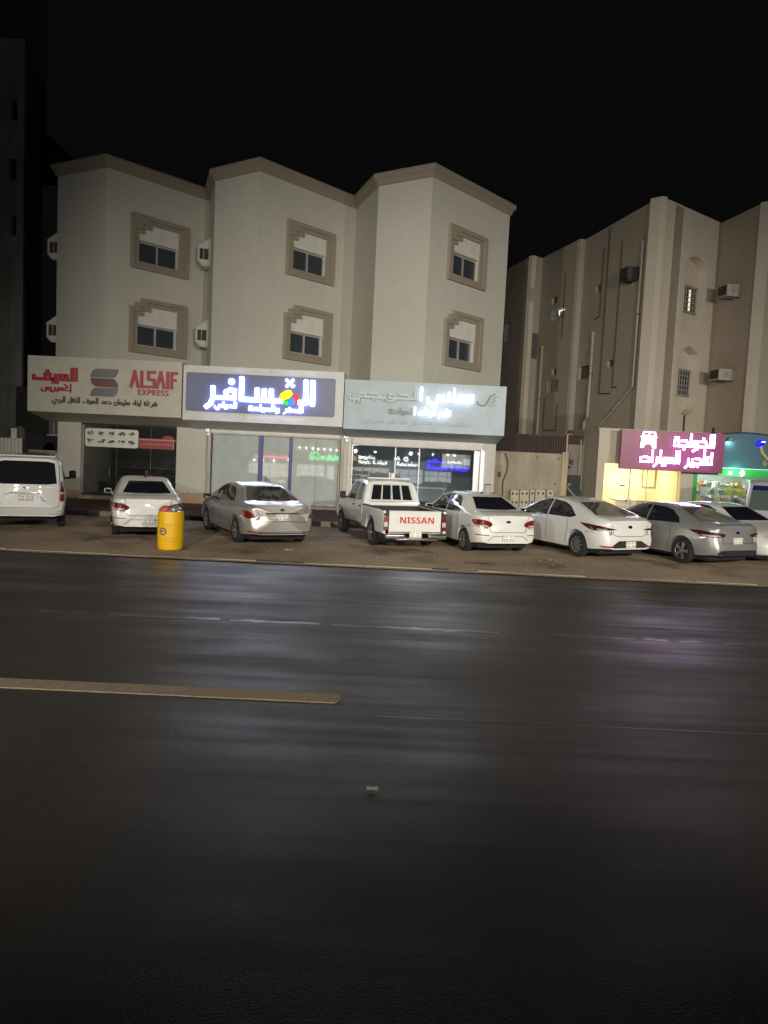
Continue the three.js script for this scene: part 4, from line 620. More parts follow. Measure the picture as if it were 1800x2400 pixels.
// ---------- the gap between the buildings ----------
{
  const w = thing('boundary_wall', 'stained beige boundary wall between the two buildings behind the meter cabinets', 'wall');
  mk('wall_face', bb(3.98, 7.0, 0, 2.6, -31.25, -31), M.beigeWall, w); mk('corner_post', bb(6.86, 7.1, 0, 2.68, -31.2, -30.94), std({ color: lin(0.58, 0.5, 0.34), map: grimeTone, roughness: 0.9, uv: 1 }), w); mk('grey_panel', bb(4.0, 4.58, 2.08, 2.5, -30.998, -30.97), M.acBody, w);
  mkEach('bolt', [[5.9, 2.42], [6.72, 2.42], [6.65, 1.42]].map(([x, y]) => bx(0.06, 0.06, 0.05, x, y, -30.97)), M.thinPipe, w);
  const f = thing('slat_screen', 'rusty brown slatted metal screen above the boundary wall', 'screen');
  mk('backing', bb(4.0, 7.05, 2.6, 3.3, -31.3, -31.27), M.dark, f);
  for (let x = 4.06; x < 7.0; x += 0.1) mk('slat', bb(x, x + 0.045, 2.62, 3.3 - 0.02 * rnd(), -31.22, -31.19), M.rust, f);
  mk('rail', bb(4.0, 7.05, 3.26, 3.32, -31.19, -31.15), M.rust, f); mk('rail', bb(6.98, 8.4, 3.0, 3.36, -31.3, -31.2), M.rust, f);
  mk('post', bb(7.03, 7.08, 2.6, 3.4, -31.2, -31.1), M.pvc, f);
  const e = thing('service_recess', 'dark service recess with a grey plaster panel beside the red sign office', 'recess wall');
  mk('wall_face', bb(7.1, 8.5, 0, 3.3, -31.45, -31.3), M.beigeWall, e); mk('plaster_panel', bb(7.14, 7.56, 1.85, 3.0, -31.3, -31.26), std({ color: lin(0.42, 0.38, 0.36), map: grimeTone, roughness: 0.9, uv: 1 }), e); mk('conduit', [bar(V(7.62, 1.8, -31.2), V(7.62, 3.2, -31.2), 0.03), bar(V(7.72, 1.2, -31.2), V(7.74, 3.2, -31.2), 0.025), bar(V(7.95, 0.6, -31.2), V(8.0, 2.6, -31.2), 0.05), bar(V(8.1, 0.3, -31.15), V(8.14, 3.2, -31.15), 0.04)], M.pvc, e); mk('junction_box', [rb(0.14, 0.2, 0.08, 0.01, 7.28, 2.3, -31.24), rb(0.1, 0.1, 0.06, 0.01, 7.22, 2.1, -31.24)], M.thinPipe, e);
  const d = thing('green_door', 'dark green metal door painted with a pale slanting arrow', 'door', [7.58, 0.15, -31.22]); mk('door_leaf', bx(0.82, 1.65, 0.05, 0, 0.82, 0), M.greenDoor, d); mk('painted_mark', stroke([[-0.38, 1.15], [-0.34, 1.28], [-0.27, 1.28]], 0.045, 0.004).concat(stroke([[-0.36, 1.1], [0.06, 0.7], [0.05, 0.6]], 0.05, 0.004), stroke([[-0.34, 0.62], [-0.05, 0.62]], 0.03, 0.004), stroke([[-0.34, 0.62], [-0.34, 0.74]], 0.03, 0.004)).map((g) => g.translate(0, 0, 0.026)), std({ color: lin(0.4, 0.4, 0.38), roughness: 0.8 }), d);
  const boxes = [[4.87, 5.23, 2], [5.24, 5.62, 2], [5.63, 5.83, 1], [5.84, 6.26, 2], [6.28, 6.58, 1]], lab = ['first electric meter cabinet from the right shop, with four dark windows', 'second electric meter cabinet from the right shop, with four dark windows', 'narrow middle electric meter cabinet with two dark windows', 'widest electric meter cabinet, fourth in the row', 'last electric meter cabinet beside the pale corner post'];
  boxes.forEach(([a, b, n], i) => { const t = thing('meter_cabinet', lab[i], 'meter cabinet', [(a + b) / 2, 0.1, -30.82], 0, 'electric meter cabinets in the gap'); const W = b - a - 0.012, h = 1.02 + 0.02 * i; mk('casing', rb(W, h, 0.3, 0.015, 0, h / 2, 0), std({ color: lin(0.56, 0.5, 0.39), map: grimeTone, roughness: 0.6, uv: 1 }), t); for (let c = 0; c < n; c++) for (let r = 0; r < 2; r++) { const x = n === 2 ? (c - 0.5) * W * 0.44 : 0; mk('meter_window', bx(0.07, 0.09, 0.02, x, h - 0.14 - r * 0.34, 0.15), M.black, t); } mk('door_seam', bx(0.008, h * 0.96, 0.01, W / 2 - 0.012, h / 2, 0.148), M.thinPipe, t); });
  const cb = thing('hanging_cable', 'dark cable sagging down the boundary wall beside the right shop', 'cable'); mk('cable', new THREE.TubeGeometry(new THREE.CatmullRomCurve3([V(4.62, 2.55, -30.95), V(4.74, 2.2, -30.93), V(4.72, 1.8, -30.93), V(4.6, 1.4, -30.93), V(4.62, 0.9, -30.93), V(4.6, 0.3, -30.93)]), 24, 0.022, 6), M.thinPipe, cb); mk('cable_box', rb(0.1, 0.2, 0.06, 0.01, 4.45, 1.7, -30.95), M.thinPipe, cb);
}
// ---------- left edge: fences, alley and the dark tower ----------
{
  const tw = thing('dark_tower', 'tall dark apartment block rising out of frame at far left', 'building');
  const A = [-26.3, -60], B = [-17.5, -37.87], yT = 20.42, L = faceLen(A, B), Wf = 16, slits = [[15.55, 16.8, 17.7], [15.5, 14.1, 15.1], [15.6, 11.6, 12.5]];
  mk('side_wall', onFace(ext(rect(0, 0, L, yT), 0.3, [rect(9, 15, 9.8, 16), rect(9, 11.6, 9.8, 12.6)]).translate(0, 0, -0.3), B, A).scale(1, 1, 1), M.towerWall, tw);
  mk('front_wall', ext(rect(B[0] - Wf, 0, B[0] - 0.05, yT), 0.3, slits.map(([s, a, b]) => rect(B[0] - Wf + s - 0.16, a, B[0] - Wf + s + 0.16, b))).translate(0, 0, B[1] - 0.3), M.towerWall, tw);
  for (const [s, a, b] of slits) mk('window', bb(B[0] - Wf + s - 0.16, B[0] - Wf + s + 0.16, a, b, B[1] - 0.22, B[1] - 0.2), M.black, tw);
  mk('upper_block', bb(-40, -22.6, yT - 0.5, 33, -52, -46), M.towerWall, tw); mk('roof', bb(-34, -21, yT - 0.4, yT - 0.3, -58, -38.3), M.towerWall, tw);
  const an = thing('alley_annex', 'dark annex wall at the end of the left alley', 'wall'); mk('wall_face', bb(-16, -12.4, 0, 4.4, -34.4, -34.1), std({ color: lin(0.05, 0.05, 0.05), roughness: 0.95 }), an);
  const wn = mk('window', bb(-14.56, -14.15, 2.43, 3.07, -34.1, -34.06), phy({ color: lin(0.25, 0.27, 0.27), roughness: 0.08, ior: 1.5, clearcoat: 1 }), an); mk('sill', bb(-14.62, -14.1, 2.36, 2.42, -34.1, -33.98), M.white, wn); mk('mullion', bb(-14.36, -14.33, 2.43, 3.07, -34.06, -34.04), M.white, wn);
  const f1 = thing('corrugated_fence', 'white ribbed metal fence panel behind the white van', 'fence', [0, 0, 0]); for (let x = -15.6; x < -12.98; x += 0.13) mk('rib', rb(0.085, 2.26, 0.06, 0.02, x + 0.05, 1.13, -28.0, 1), M.whiteMatte, f1); mk('sheet', bb(-15.6, -12.96, 0, 2.24, -28.06, -28.03), M.whiteMatte, f1);
  const f2 = thing('low_fence', 'low cream panel fence between the van and the left pier', 'fence', [0, 0, 0]); for (let i = 0; i < 5; i++) mk('panel', rb(0.225, 1.8, 0.05, 0.01, -13.15 + i * 0.24, 0.9, -29.0, 1), std({ color: lin(0.42, 0.37, 0.26), map: grimeTone, roughness: 0.85, uv: 1 }), f2); mk('cap_rail', bb(-13.3, -12.08, 1.8, 1.85, -29.05, -28.95), M.beigeWall, f2);
  const p = thing('gate_post', 'rounded grey gate post beside the ribbed fence', 'post', [-13.2, 0, -28.45]); mk('shaft', new THREE.LatheGeometry([[0, 0], [0.2, 0], [0.2, 2.45], [0.17, 2.6], [0.08, 2.68], [0, 2.7]].map(([x, y]) => new THREE.Vector2(x, y)), 20), std({ color: lin(0.16, 0.16, 0.15), map: grimeTone, roughness: 0.9, uv: 1 }), p); mk('plate', bx(0.2, 2.6, 0.05, -0.05, 1.3, 0.34), M.whiteMatte, p);
}
// ---------- vehicles ----------
// local axes: x forward from the rear bumper, y up, z to the right; lofted shell with wheel arches cut out, panels and lamps laid on the shell
const paint = (r, g, b, metal = 0) => phy({ color: lin(r, g, b), metalness: metal, roughness: metal ? 0.32 : 0.38, clearcoat: 1, clearcoatRoughness: 0.06 });
const PW = paint(0.7, 0.69, 0.66), PS = paint(0.5, 0.48, 0.45, 0.6), PG = paint(0.42, 0.42, 0.41, 0.55);
const CM = {
  glass: M.darkGlass, red: phy({ color: lin(0.15, 0.006, 0.008), roughness: 0.12, clearcoat: 1, clearcoatRoughness: 0.04 }), clear: phy({ color: lin(0.6, 0.55, 0.52), roughness: 0.1, clearcoat: 1, metalness: 0.3 }), darkRed: phy({ color: lin(0.06, 0.008, 0.012), roughness: 0.12, clearcoat: 1 }),
  trim: std({ color: lin(0.02, 0.02, 0.021), roughness: 0.55 }), seam: std({ color: lin(0.03, 0.03, 0.03), roughness: 0.8 }), rim: std({ color: lin(0.5, 0.5, 0.5), roughness: 0.3, metalness: 0.85 }), well: std({ color: lin(0.01, 0.01, 0.01), roughness: 0.95 }),
  reflector: phy({ color: lin(0.3, 0.012, 0.012), roughness: 0.25, clearcoat: 1 }),
};
const plateTex = (() => { const c = document.createElement('canvas'); c.width = 128; c.height = 64; const x = c.getContext('2d'); x.fillStyle = '#e4e2d6'; x.fillRect(0, 0, 128, 64); x.strokeStyle = '#55534c'; x.lineWidth = 2; x.strokeRect(3, 3, 122, 58); x.fillStyle = '#4a4842'; let q = 9; const r = () => (q = (q * 16807) % 2147483647) / 2147483647; for (const y of [12, 38]) for (let i = 0; i < 7; i++) if (i !== 3) x.fillRect(12 + i * 15 + r() * 4, y + r() * 4, 3 + r() * 6, 9 + r() * 5); const t = new THREE.CanvasTexture(c); t.colorSpace = THREE.SRGBColorSpace; return t; })();
const plateMat = std({ map: plateTex, roughness: 0.5 });
const lerpAt = (tab, x) => { if (x <= tab[0][0]) return tab[0][1]; for (let i = 1; i < tab.length; i++) if (x <= tab[i][0]) { const t = (x - tab[i - 1][0]) / (tab[i][0] - tab[i - 1][0]); return tab[i - 1][1] + (tab[i][1] - tab[i - 1][1]) * t; } return tab[tab.length - 1][1]; };
const smoothAt = (tab, x, r) => { let s = 0; for (let i = -3; i <= 3; i++) s += lerpAt(tab, x + i * r / 3); return s / 7; };
function shell(S) {   // S: L, W, top, belt, bottom tables, roofW table, rear/front face offsets by height
  const xs = []; for (let x = 0; x <= S.L + 1e-6; x += S.L / 72) xs.push(x);
  xs.splice(1, 0, 0.02, 0.045); xs.splice(xs.length - 1, 0, S.L - 0.045, S.L - 0.02); xs.sort((a, b) => a - b);
  const plan = (x) => { const e = Math.min(x / S.roundR, 1), f = Math.min((S.L - x) / S.roundF, 1), c = (t) => Math.sqrt(Math.max(0, 1 - (1 - t) * (1 - t))); return (S.endR + (1 - S.endR) * c(e)) * (S.endF + (1 - S.endF) * c(f)); };
  const rows = xs.map((x) => {
    const hw = S.W / 2 * plan(x), yt = smoothAt(S.top, x, 0.1), yb = smoothAt(S.bottom, x, 0.1), be = Math.min(smoothAt(S.belt, x, 0.12), yt - 0.015), rw = hw * lerpAt(S.roofW, x), h = be - yb, cab = Math.min(1, Math.max(0, (yt - be - 0.03) / 0.3));
    const mid = hw * 0.965, P = [[0, yb], [hw * 0.8, yb], [hw * 0.925, yb + 0.03], [hw * 0.955, yb + h * 0.14], [hw * 0.985, yb + h * 0.36], [hw, yb + h * 0.6], [hw * 0.995, yb + h * 0.78], [hw * 0.975, yb + h * 0.93], [mid * (1 - 0.015 * cab), be]];
    const up = yt - be, q = (t, s) => [mid * (1 - s) + rw * s, be + up * t];
    P.push(q(0.3, 0.24), q(0.6, 0.55), q(0.84, 0.84), [rw * 0.97, be + up * 0.94], [rw * 0.8, be + up * 0.985], [rw * 0.4, yt], [0, yt + 0.006]);
    return P.map(([z, y]) => { let X = x; const r = 0.9, wR = Math.max(0, 1 - x / r), wF = Math.max(0, 1 - (S.L - x) / r); X += lerpAt(S.rear, y) * wR * wR * (3 - 2 * wR) - lerpAt(S.front, y) * wF * wF * (3 - 2 * wF); return [X, y, z]; });
  });
  const n = rows[0].length, ring = rows.map((r) => [...r.map(([x, y, z]) => [x, y, -z]), ...r.slice(1, -1).reverse().map(([x, y, z]) => [x, y, z])]), m = ring[0].length, pos = [], idx = [];
  for (const r of ring) for (const p of r) pos.push(...p);
  for (let i = 0; i + 1 < ring.length; i++) for (let j = 0; j < m; j++) { const a = i * m + j, b = i * m + (j + 1) % m, c = a + m, d = b + m; idx.push(a, b, c, b, d, c); }
  for (const [r, f] of [[0, 0], [ring.length - 1, 1]]) { const c = ring[r].reduce((s, p) => [s[0] + p[0] / m, s[1] + p[1] / m, 0], [0, 0, 0]), k = pos.length / 3; pos.push(...c); for (let j = 0; j < m; j++) { const a = r * m + j, b = r * m + (j + 1) % m; f ? idx.push(k, a, b) : idx.push(k, b, a); } }
  const g = new THREE.BufferGeometry(); g.setAttribute('position', new THREE.Float32BufferAttribute(pos, 3)); g.setIndex(idx); g.computeVertexNormals();
  const ctr = V(S.L / 2, 0.6, 0), p0 = V().fromArray(pos, 0), probe = V(0, 0, 0).fromBufferAttribute(g.attributes.normal, Math.floor(ring.length / 2) * m + 5), at = V().fromBufferAttribute(g.attributes.position, Math.floor(ring.length / 2) * m + 5);
  if (probe.dot(at.sub(ctr)) < 0) { for (let i = 0; i < idx.length; i += 3) [idx[i + 1], idx[i + 2]] = [idx[i + 2], idx[i + 1]]; g.setIndex(idx); g.computeVertexNormals(); }
  return g;
}
const csg = new Evaluator(); csg.useGroups = false; csg.attributes = ['position', 'normal', 'uv'];
function cutArches(g, spots) {
  const withUV = (x) => { if (!x.attributes.uv) x.setAttribute('uv', new THREE.BufferAttribute(new Float32Array(x.attributes.position.count * 2), 2)); return x; };
  let b = new Brush(withUV(g)); b.updateMatrixWorld();
  for (const [x, y, r, z] of spots) { const c = new Brush(withUV(new THREE.CylinderGeometry(r, r, 0.42, 28).rotateX(Math.PI / 2).translate(x, y, z))); c.updateMatrixWorld(); b = csg.evaluate(b, c, SUBTRACTION); b.updateMatrixWorld(); }
  return b.geometry;
}
const tess = new TessellateModifier(0.09, 6);
class Skin {   // lays flat outlines on the shell along a direction
  constructor(g) { const q = g.clone(); this.bvh = new MeshBVH(q); this.g = q; this.pos = q.attributes.position; this.idx = q.index; }
  lay(pts, dirAngle, off, o = {}) {   // pts in (u, y): u along the view's right; angle 0 looks forward from behind, 90 looks at the left side, 180 from the front
    const a = dirAngle * Math.PI / 180, tilt = (o.tilt ?? 0) * Math.PI / 180, d = V(Math.cos(a) * Math.cos(tilt), -Math.sin(tilt), Math.sin(a) * Math.cos(tilt)), r = V(-Math.sin(a), 0, Math.cos(a));
    let outline = pts; if (o.smooth) outline = new THREE.CatmullRomCurve3(pts.map(([x, y]) => V(x, y, 0)), true, 'centripetal').getPoints(pts.length * 4).slice(0, -1).map((p) => [p.x, p.y]);
    let g = new THREE.ShapeGeometry(poly(outline)); g.deleteAttribute('normal'); g.deleteAttribute('uv'); g = tess.modify(g);
    const p = g.attributes.position, ray = new THREE.Ray(), org = o.origin ?? [0, 0], nrm = V(), face = new THREE.Triangle(), out = [];
    for (let i = 0; i < p.count; i++) {
      const P = V(org[0], 0, org[1]).addScaledVector(r, p.getX(i)); P.y = p.getY(i); P.addScaledVector(d, -6);
      ray.set(P, d); const hit = this.bvh.raycastFirst(ray, THREE.DoubleSide);
      let h; if (hit) { h = hit.point; nrm.copy(hit.face.normal); } else { const c = this.bvh.closestPointToPoint(P.clone().addScaledVector(d, 6), {}); h = c.point.clone(); nrm.copy(d).negate(); }
      if (nrm.dot(d) > 0) nrm.negate(); out.push([h.clone(), nrm.clone()]);
    }
    const pos = new Float32Array(p.count * 3); out.forEach(([h, n2], i) => h.clone().addScaledVector(n2, off * 0.5).addScaledVector(d, -off * 0.5).toArray(pos, i * 3));
    const res = new THREE.BufferGeometry().setAttribute('position', new THREE.BufferAttribute(pos, 3));
    let m = mergeVertices(res, 1e-4); m.computeVertexNormals();
    const nn = m.attributes.normal; let s = 0; for (let i = 0; i < nn.count; i++) s += nn.getX(i) * d.x + nn.getY(i) * d.y + nn.getZ(i) * d.z;
    if (s > 0) { const ix = m.index; for (let i = 0; i < ix.count; i += 3) { const t = ix.getX(i + 1); ix.setX(i + 1, ix.getX(i + 2)); ix.setX(i + 2, t); } m.computeVertexNormals(); }
    return m;
  }
  line(pts, dirAngle, w, off, o) { const g = []; for (let i = 0; i + 1 < pts.length; i++) { const [a, b] = [pts[i], pts[i + 1]], L = Math.hypot(b[0] - a[0], b[1] - a[1]), nx = -(b[1] - a[1]) / L * w / 2, ny = (b[0] - a[0]) / L * w / 2; g.push(this.lay([[a[0] + nx, a[1] + ny], [b[0] + nx, b[1] + ny], [b[0] - nx, b[1] - ny], [a[0] - nx, a[1] - ny]], dirAngle, off, o)); } return g; }
}
const tyreG = (r) => { const p = [[r * 0.62, -0.09], [r * 0.86, -0.1], [r * 0.96, -0.085], [r, -0.06], [r, 0.06], [r * 0.96, 0.085], [r * 0.86, 0.1], [r * 0.62, 0.09]].map(([a, b]) => new THREE.Vector2(a, b)); const g = boxUV(new THREE.LatheGeometry(p, 36).rotateX(Math.PI / 2)); g.userData.uvd = true; return g; };
function rimG(r, spokes, twin) {
  const R = r * 0.66, g = [new THREE.TorusGeometry(R, 0.018, 6, 30), cyl(0.055, 0.06, 0.03, 14).rotateX(Math.PI / 2).translate(0, 0, 0.01)];
  for (let i = 0; i < spokes; i++) for (const s of twin ? [-1, 1] : [0]) g.push(ext([[0.03, -0.022], [R, -0.014 - (twin ? 0 : 0.012)], [R, 0.014 + (twin ? 0 : 0.012)], [0.03, 0.022]], 0.02).rotateZ(s * 0.13).rotateZ(i / spokes * Math.PI * 2));
  return merge(g);
}
const tyres = {}, rims = {}, wellDisc = new THREE.CircleGeometry(0.21, 24);
function wheel(car, x, z, r, spokes, twin) {
  const w = new THREE.Group(); w.name = 'wheel'; w.position.set(x, r, z); if (z < 0) w.rotation.y = Math.PI; car.add(w);
  mk('tyre', tyres[r] ??= tyreG(r), M.rubber, w);
  mk('rim', rims[r + '_' + spokes + twin] ??= rimG(r, spokes, twin), CM.rim, w).position.z = 0.075;
  const d = mk('brake_disc', wellDisc, CM.well, w); d.position.z = 0.05;
}
const heading = (hx, hz) => Math.atan2(-hz, hx);   // world direction of the nose
// places the car so that its local point (ax, 0, az) stands at world (wx, wz)
function pose(t, hx, hz, ax, az, wx, wz) { const l = Math.hypot(hx, hz), c = hx / l, s = -hz / l; t.rotation.y = Math.atan2(s, c); t.position.set(wx - (c * ax + s * az), 0.012, wz - (-s * ax + c * az)); }
function sedan(S, label, o) {
  const t = thing(o.name ?? 'parked_sedan', label, 'car', [0, 0, 0], 0, 'cars parked in front of the shops');
  const raw = shell(S), r = S.wheelR, xs = [S.rearAxle, S.rearAxle + S.base], zt = S.W / 2;
  const skin = new Skin(raw);
  const body = toCreasedNormals(cutArches(raw.clone(), xs.flatMap((x) => [-1, 1].map((s) => [x, r + 0.01, r + 0.055, s * (zt - 0.1)]))), 0.6);
  mk('body', body, o.paint, t);
  for (const x of xs) for (const s of [-1, 1]) wheel(t, x, s * (zt - 0.115), r, o.spokes ?? 8, o.twin);
  const P = (name, mat, pts, ang, off = 0.006, q) => mk(name, skin.lay(pts, ang, off, q), mat, t);
  const both = (name, mat, pts, ang, off = 0.006, q) => { P(name, mat, pts, ang, off, q); P(name, mat, pts.map(([u, y]) => [-u, y]), -ang, off, q); };
  // side glass: pts in (x, y); the side view looks along z, its right axis is -x for the left side
  const side = (name, mat, pts, off = 0.006, q) => { P(name, mat, pts.map(([x, y]) => [-x, y]), 90, off, q); P(name, mat, pts.map(([x, y]) => [x, y]), -90, off, q); };
  for (const w of S.sideGlass) side('side_window', CM.glass, w, 0.007);
  P('rear_window', CM.glass, S.rearGlass, 0, 0.007); P('windscreen', CM.glass, S.frontGlass, 180, 0.007);
  const seams = []; for (const l of S.doorSeams) { seams.push(...skin.line(l.map(([x, y]) => [-x, y]), 90, 0.012, 0.003), ...skin.line(l, -90, 0.012, 0.003)); } mkEach('door_seam', seams, CM.seam, t);
  for (const [x, y] of S.handles) { for (const s of [-1, 1]) { const z = s * (zt - 0.012); mk('door_handle', rb(0.2, 0.03, 0.04, 0.012, x, y, z * 0.985), o.paint, t); } }
  for (const s of [-1, 1]) { const [mx, my] = S.mirror; mk('mirror', [rb(0.12, 0.14, 0.2, 0.045, mx, my, s * (zt + 0.07)), rb(0.06, 0.05, 0.14, 0.02, mx + 0.02, my - 0.05, s * (zt - 0.04))], o.mirrorMat ?? o.paint, t); mk('mirror_glass', bx(0.006, 0.1, 0.15, mx - 0.062, my, s * (zt + 0.07)), M.darkGlass, t); }
  S.detail(P, both, side, skin, t);
  const pl = S.plate; if (pl) mk('number_plate', bx(0.012, 0.16, 0.32).rotateY(0).translate(pl[0], pl[1], 0), plateMat, t);
  const [ux, uw, uy] = S.under ?? [S.L * 0.5, S.W * 0.78, 0.2]; mk('underbody', bx(S.L * 0.86, 0.1, uw, ux, uy, 0), CM.well, t);
  return t;
}
const carTable = {};
carTable.compact = {
  L: 4.3, W: 1.7, roundR: 0.4, roundF: 0.6, endR: 0.8, endF: 0.62, wheelR: 0.3, rearAxle: 0.88, base: 2.57,
  top: [[0, 0.96], [0.1, 1.03], [0.55, 1.07], [0.66, 1.09], [1.3, 1.38], [1.7, 1.46], [2.2, 1.465], [2.6, 1.41], [3.32, 1.02], [3.5, 0.99], [4.0, 0.86], [4.2, 0.74], [4.3, 0.62]], belt: [[0, 0.93], [0.6, 0.97], [1.4, 0.95], [3.2, 0.9], [3.6, 0.84], [4.3, 0.58]], bottom: [[0, 0.3], [0.5, 0.24], [1, 0.2], [3.4, 0.2], [4.3, 0.26]], roofW: [[0, 0.88], [0.6, 0.84], [1.3, 0.69], [2.5, 0.68], [3.3, 0.86], [4.3, 0.8]],
  rear: [[0.2, 0.07], [0.36, 0], [0.58, 0.02], [0.62, 0.06], [0.72, 0.075], [0.95, 0.05], [1.02, 0.1], [1.5, 0.15]], front: [[0.2, 0.05], [0.5, 0], [0.75, 0.12], [1.4, 0.2]],
  sideGlass: [[[1.18, 0.985], [1.22, 1.08], [1.42, 1.32], [1.58, 1.375], [2.02, 1.39], [2.02, 0.96]], [[2.07, 0.96], [2.07, 1.392], [2.3, 1.39], [2.62, 1.3], [3.06, 0.98], [3.0, 0.935]]],
  rearGlass: [[-0.5, 1.1], [-0.36, 1.365], [0.36, 1.365], [0.5, 1.1], [0.2, 1.085], [-0.2, 1.085]].map(([u, y]) => [u * 1.18, y - 0.0]), frontGlass: [[-0.62, 1.06], [-0.46, 1.38], [0.46, 1.38], [0.62, 1.06]],
  doorSeams: [[[2.05, 0.3], [2.05, 0.95]], [[1.3, 0.95], [1.22, 0.75], [1.26, 0.5], [1.32, 0.3]], [[3.1, 0.3], [3.12, 0.92]]], handles: [[1.42, 0.83], [2.2, 0.81]], mirror: [3.0, 0.98], plate: [-0.012 + 0.006, 0.44],
  detail(P, both, side, skin, t) {
    both('tail_lamp', CM.red, [[-0.93, 0.86], [-0.72, 0.885], [-0.56, 0.86], [-0.44, 0.78], [-0.46, 0.72], [-0.62, 0.69], [-0.82, 0.71], [-0.92, 0.79]].map(([u, y]) => [u + 0.02, y]), 28, 0.014, { smooth: true });
    both('reverse_lamp', CM.clear, [[-0.84, 0.75], [-0.55, 0.745], [-0.5, 0.715], [-0.62, 0.7], [-0.8, 0.715]], 28, 0.02);
    both('bumper_reflector', CM.reflector, [[-0.84, 0.525], [-0.5, 0.51], [-0.5, 0.49], [-0.84, 0.5]], 20, 0.012);
    P('badge', M.chrome, Array.from({ length: 12 }, (_, i) => [0.065 * Math.cos(i * Math.PI / 6), 0.83 + 0.033 * Math.sin(i * Math.PI / 6)]), 0, 0.014);
    mk('boot_seam', [...skin.line([[-0.56, 0.98], [-0.5, 0.6], [-0.4, 0.57], [0.4, 0.57], [0.5, 0.6], [0.56, 0.98]], 0, 0.012, 0.004), ...skin.line([[-0.55, 0.36], [-0.42, 0.47], [0.42, 0.47], [0.55, 0.36]], 0, 0.012, 0.004)], CM.seam, t);
    mk('antenna', [bar(V(1.6, 1.46, 0), V(1.42, 1.62, 0), 0.006), cyl(0.03, 0.04, 0.03, 10).translate(1.62, 1.465, 0)], M.black, t);
    both('head_lamp', CM.clear, [[0.44, 0.66], [0.8, 0.72], [0.86, 0.8], [0.5, 0.74]], 152, 0.012);
  },
};
const S_saloon = carTable.saloon = {
  ...carTable.compact, L: 4.82, W: 1.83, roundR: 0.55, roundF: 0.7, endR: 0.74, wheelR: 0.325, rearAxle: 1.0, base: 2.8,
  top: [[0, 0.96], [0.08, 1.02], [0.5, 1.05], [0.72, 1.07], [1.6, 1.4], [2.1, 1.47], [2.5, 1.46], [2.95, 1.38], [3.75, 1.0], [3.95, 0.96], [4.5, 0.82], [4.7, 0.7], [4.82, 0.6]], belt: [[0, 0.92], [0.7, 0.98], [1.6, 0.96], [3.6, 0.88], [4.0, 0.82], [4.82, 0.56]], bottom: [[0, 0.3], [0.5, 0.24], [1, 0.2], [3.9, 0.2], [4.82, 0.26]], roofW: [[0, 0.86], [0.7, 0.82], [1.6, 0.66], [2.8, 0.66], [3.7, 0.86], [4.82, 0.8]],
  sideGlass: [[[1.25, 1.03], [1.5, 1.22], [1.8, 1.34], [2.3, 1.39], [2.3, 0.97]], [[2.35, 0.965], [2.35, 1.392], [2.65, 1.37], [2.95, 1.27], [3.42, 0.98], [3.36, 0.925]]], rearGlass: [[-0.68, 1.09], [-0.47, 1.375], [0.47, 1.375], [0.68, 1.09], [0.25, 1.065], [-0.25, 1.065]], frontGlass: [[-0.66, 1.05], [-0.48, 1.36], [0.48, 1.36], [0.66, 1.05]],
  doorSeams: [[[2.32, 0.3], [2.32, 0.95]], [[1.5, 0.96], [1.42, 0.75], [1.46, 0.5], [1.52, 0.3]], [[3.45, 0.3], [3.48, 0.9]]], handles: [[1.62, 0.84], [2.48, 0.82]], mirror: [3.38, 0.98], plate: [0.045, 0.72],
  detail(P, both, side, skin, t) {
    both('tail_lamp', CM.red, [[-1.0, 0.86], [-0.84, 0.87], [-0.68, 0.83], [-0.6, 0.72], [-0.76, 0.685], [-0.95, 0.72]], 32, 0.014);
    both('tail_lamp_inner', CM.clear, [[-0.68, 0.83], [-0.52, 0.81], [-0.38, 0.765], [-0.52, 0.735], [-0.6, 0.735]].map(([u, y]) => [u - 0.03, y]), 24, 0.014);
    P('number_plate_recess', PS, [[-0.42, 0.81], [0.42, 0.81], [0.34, 0.65], [-0.34, 0.65]], 0, 0.004);
    mk('boot_seam', [...skin.line([[-0.42, 0.815], [0.42, 0.815]], 0, 0.03, 0.008), ...skin.line([[-0.6, 0.6], [-0.3, 0.62], [0.3, 0.62], [0.6, 0.6]], 0, 0.012, 0.004), ...skin.line([[-0.64, 1.0], [-0.58, 0.62]], 0, 0.01, 0.004), ...skin.line([[0.64, 1.0], [0.58, 0.62]], 0, 0.01, 0.004)], CM.seam, t);
    P('badge', M.chrome, Array.from({ length: 12 }, (_, i) => [0.06 * Math.cos(i * Math.PI / 6), 0.9 + 0.035 * Math.sin(i * Math.PI / 6)]), 0, 0.014);
    both('bumper_reflector', CM.reflector, [[-0.82, 0.4], [-0.5, 0.37], [-0.5, 0.345], [-0.84, 0.36]], 20, 0.012);
    P('lower_trim', CM.trim, [[-0.62, 0.345], [0.62, 0.345], [0.56, 0.32], [-0.56, 0.32]], 0, 0.006);
    P('chrome_strip', M.chrome, [[-0.55, 0.375], [0.55, 0.375], [0.55, 0.36], [-0.55, 0.36]], 0, 0.012);
    both('head_lamp', CM.clear, [[0.44, 0.66], [0.85, 0.72], [0.92, 0.82], [0.5, 0.74]], 150, 0.012);
  },
};
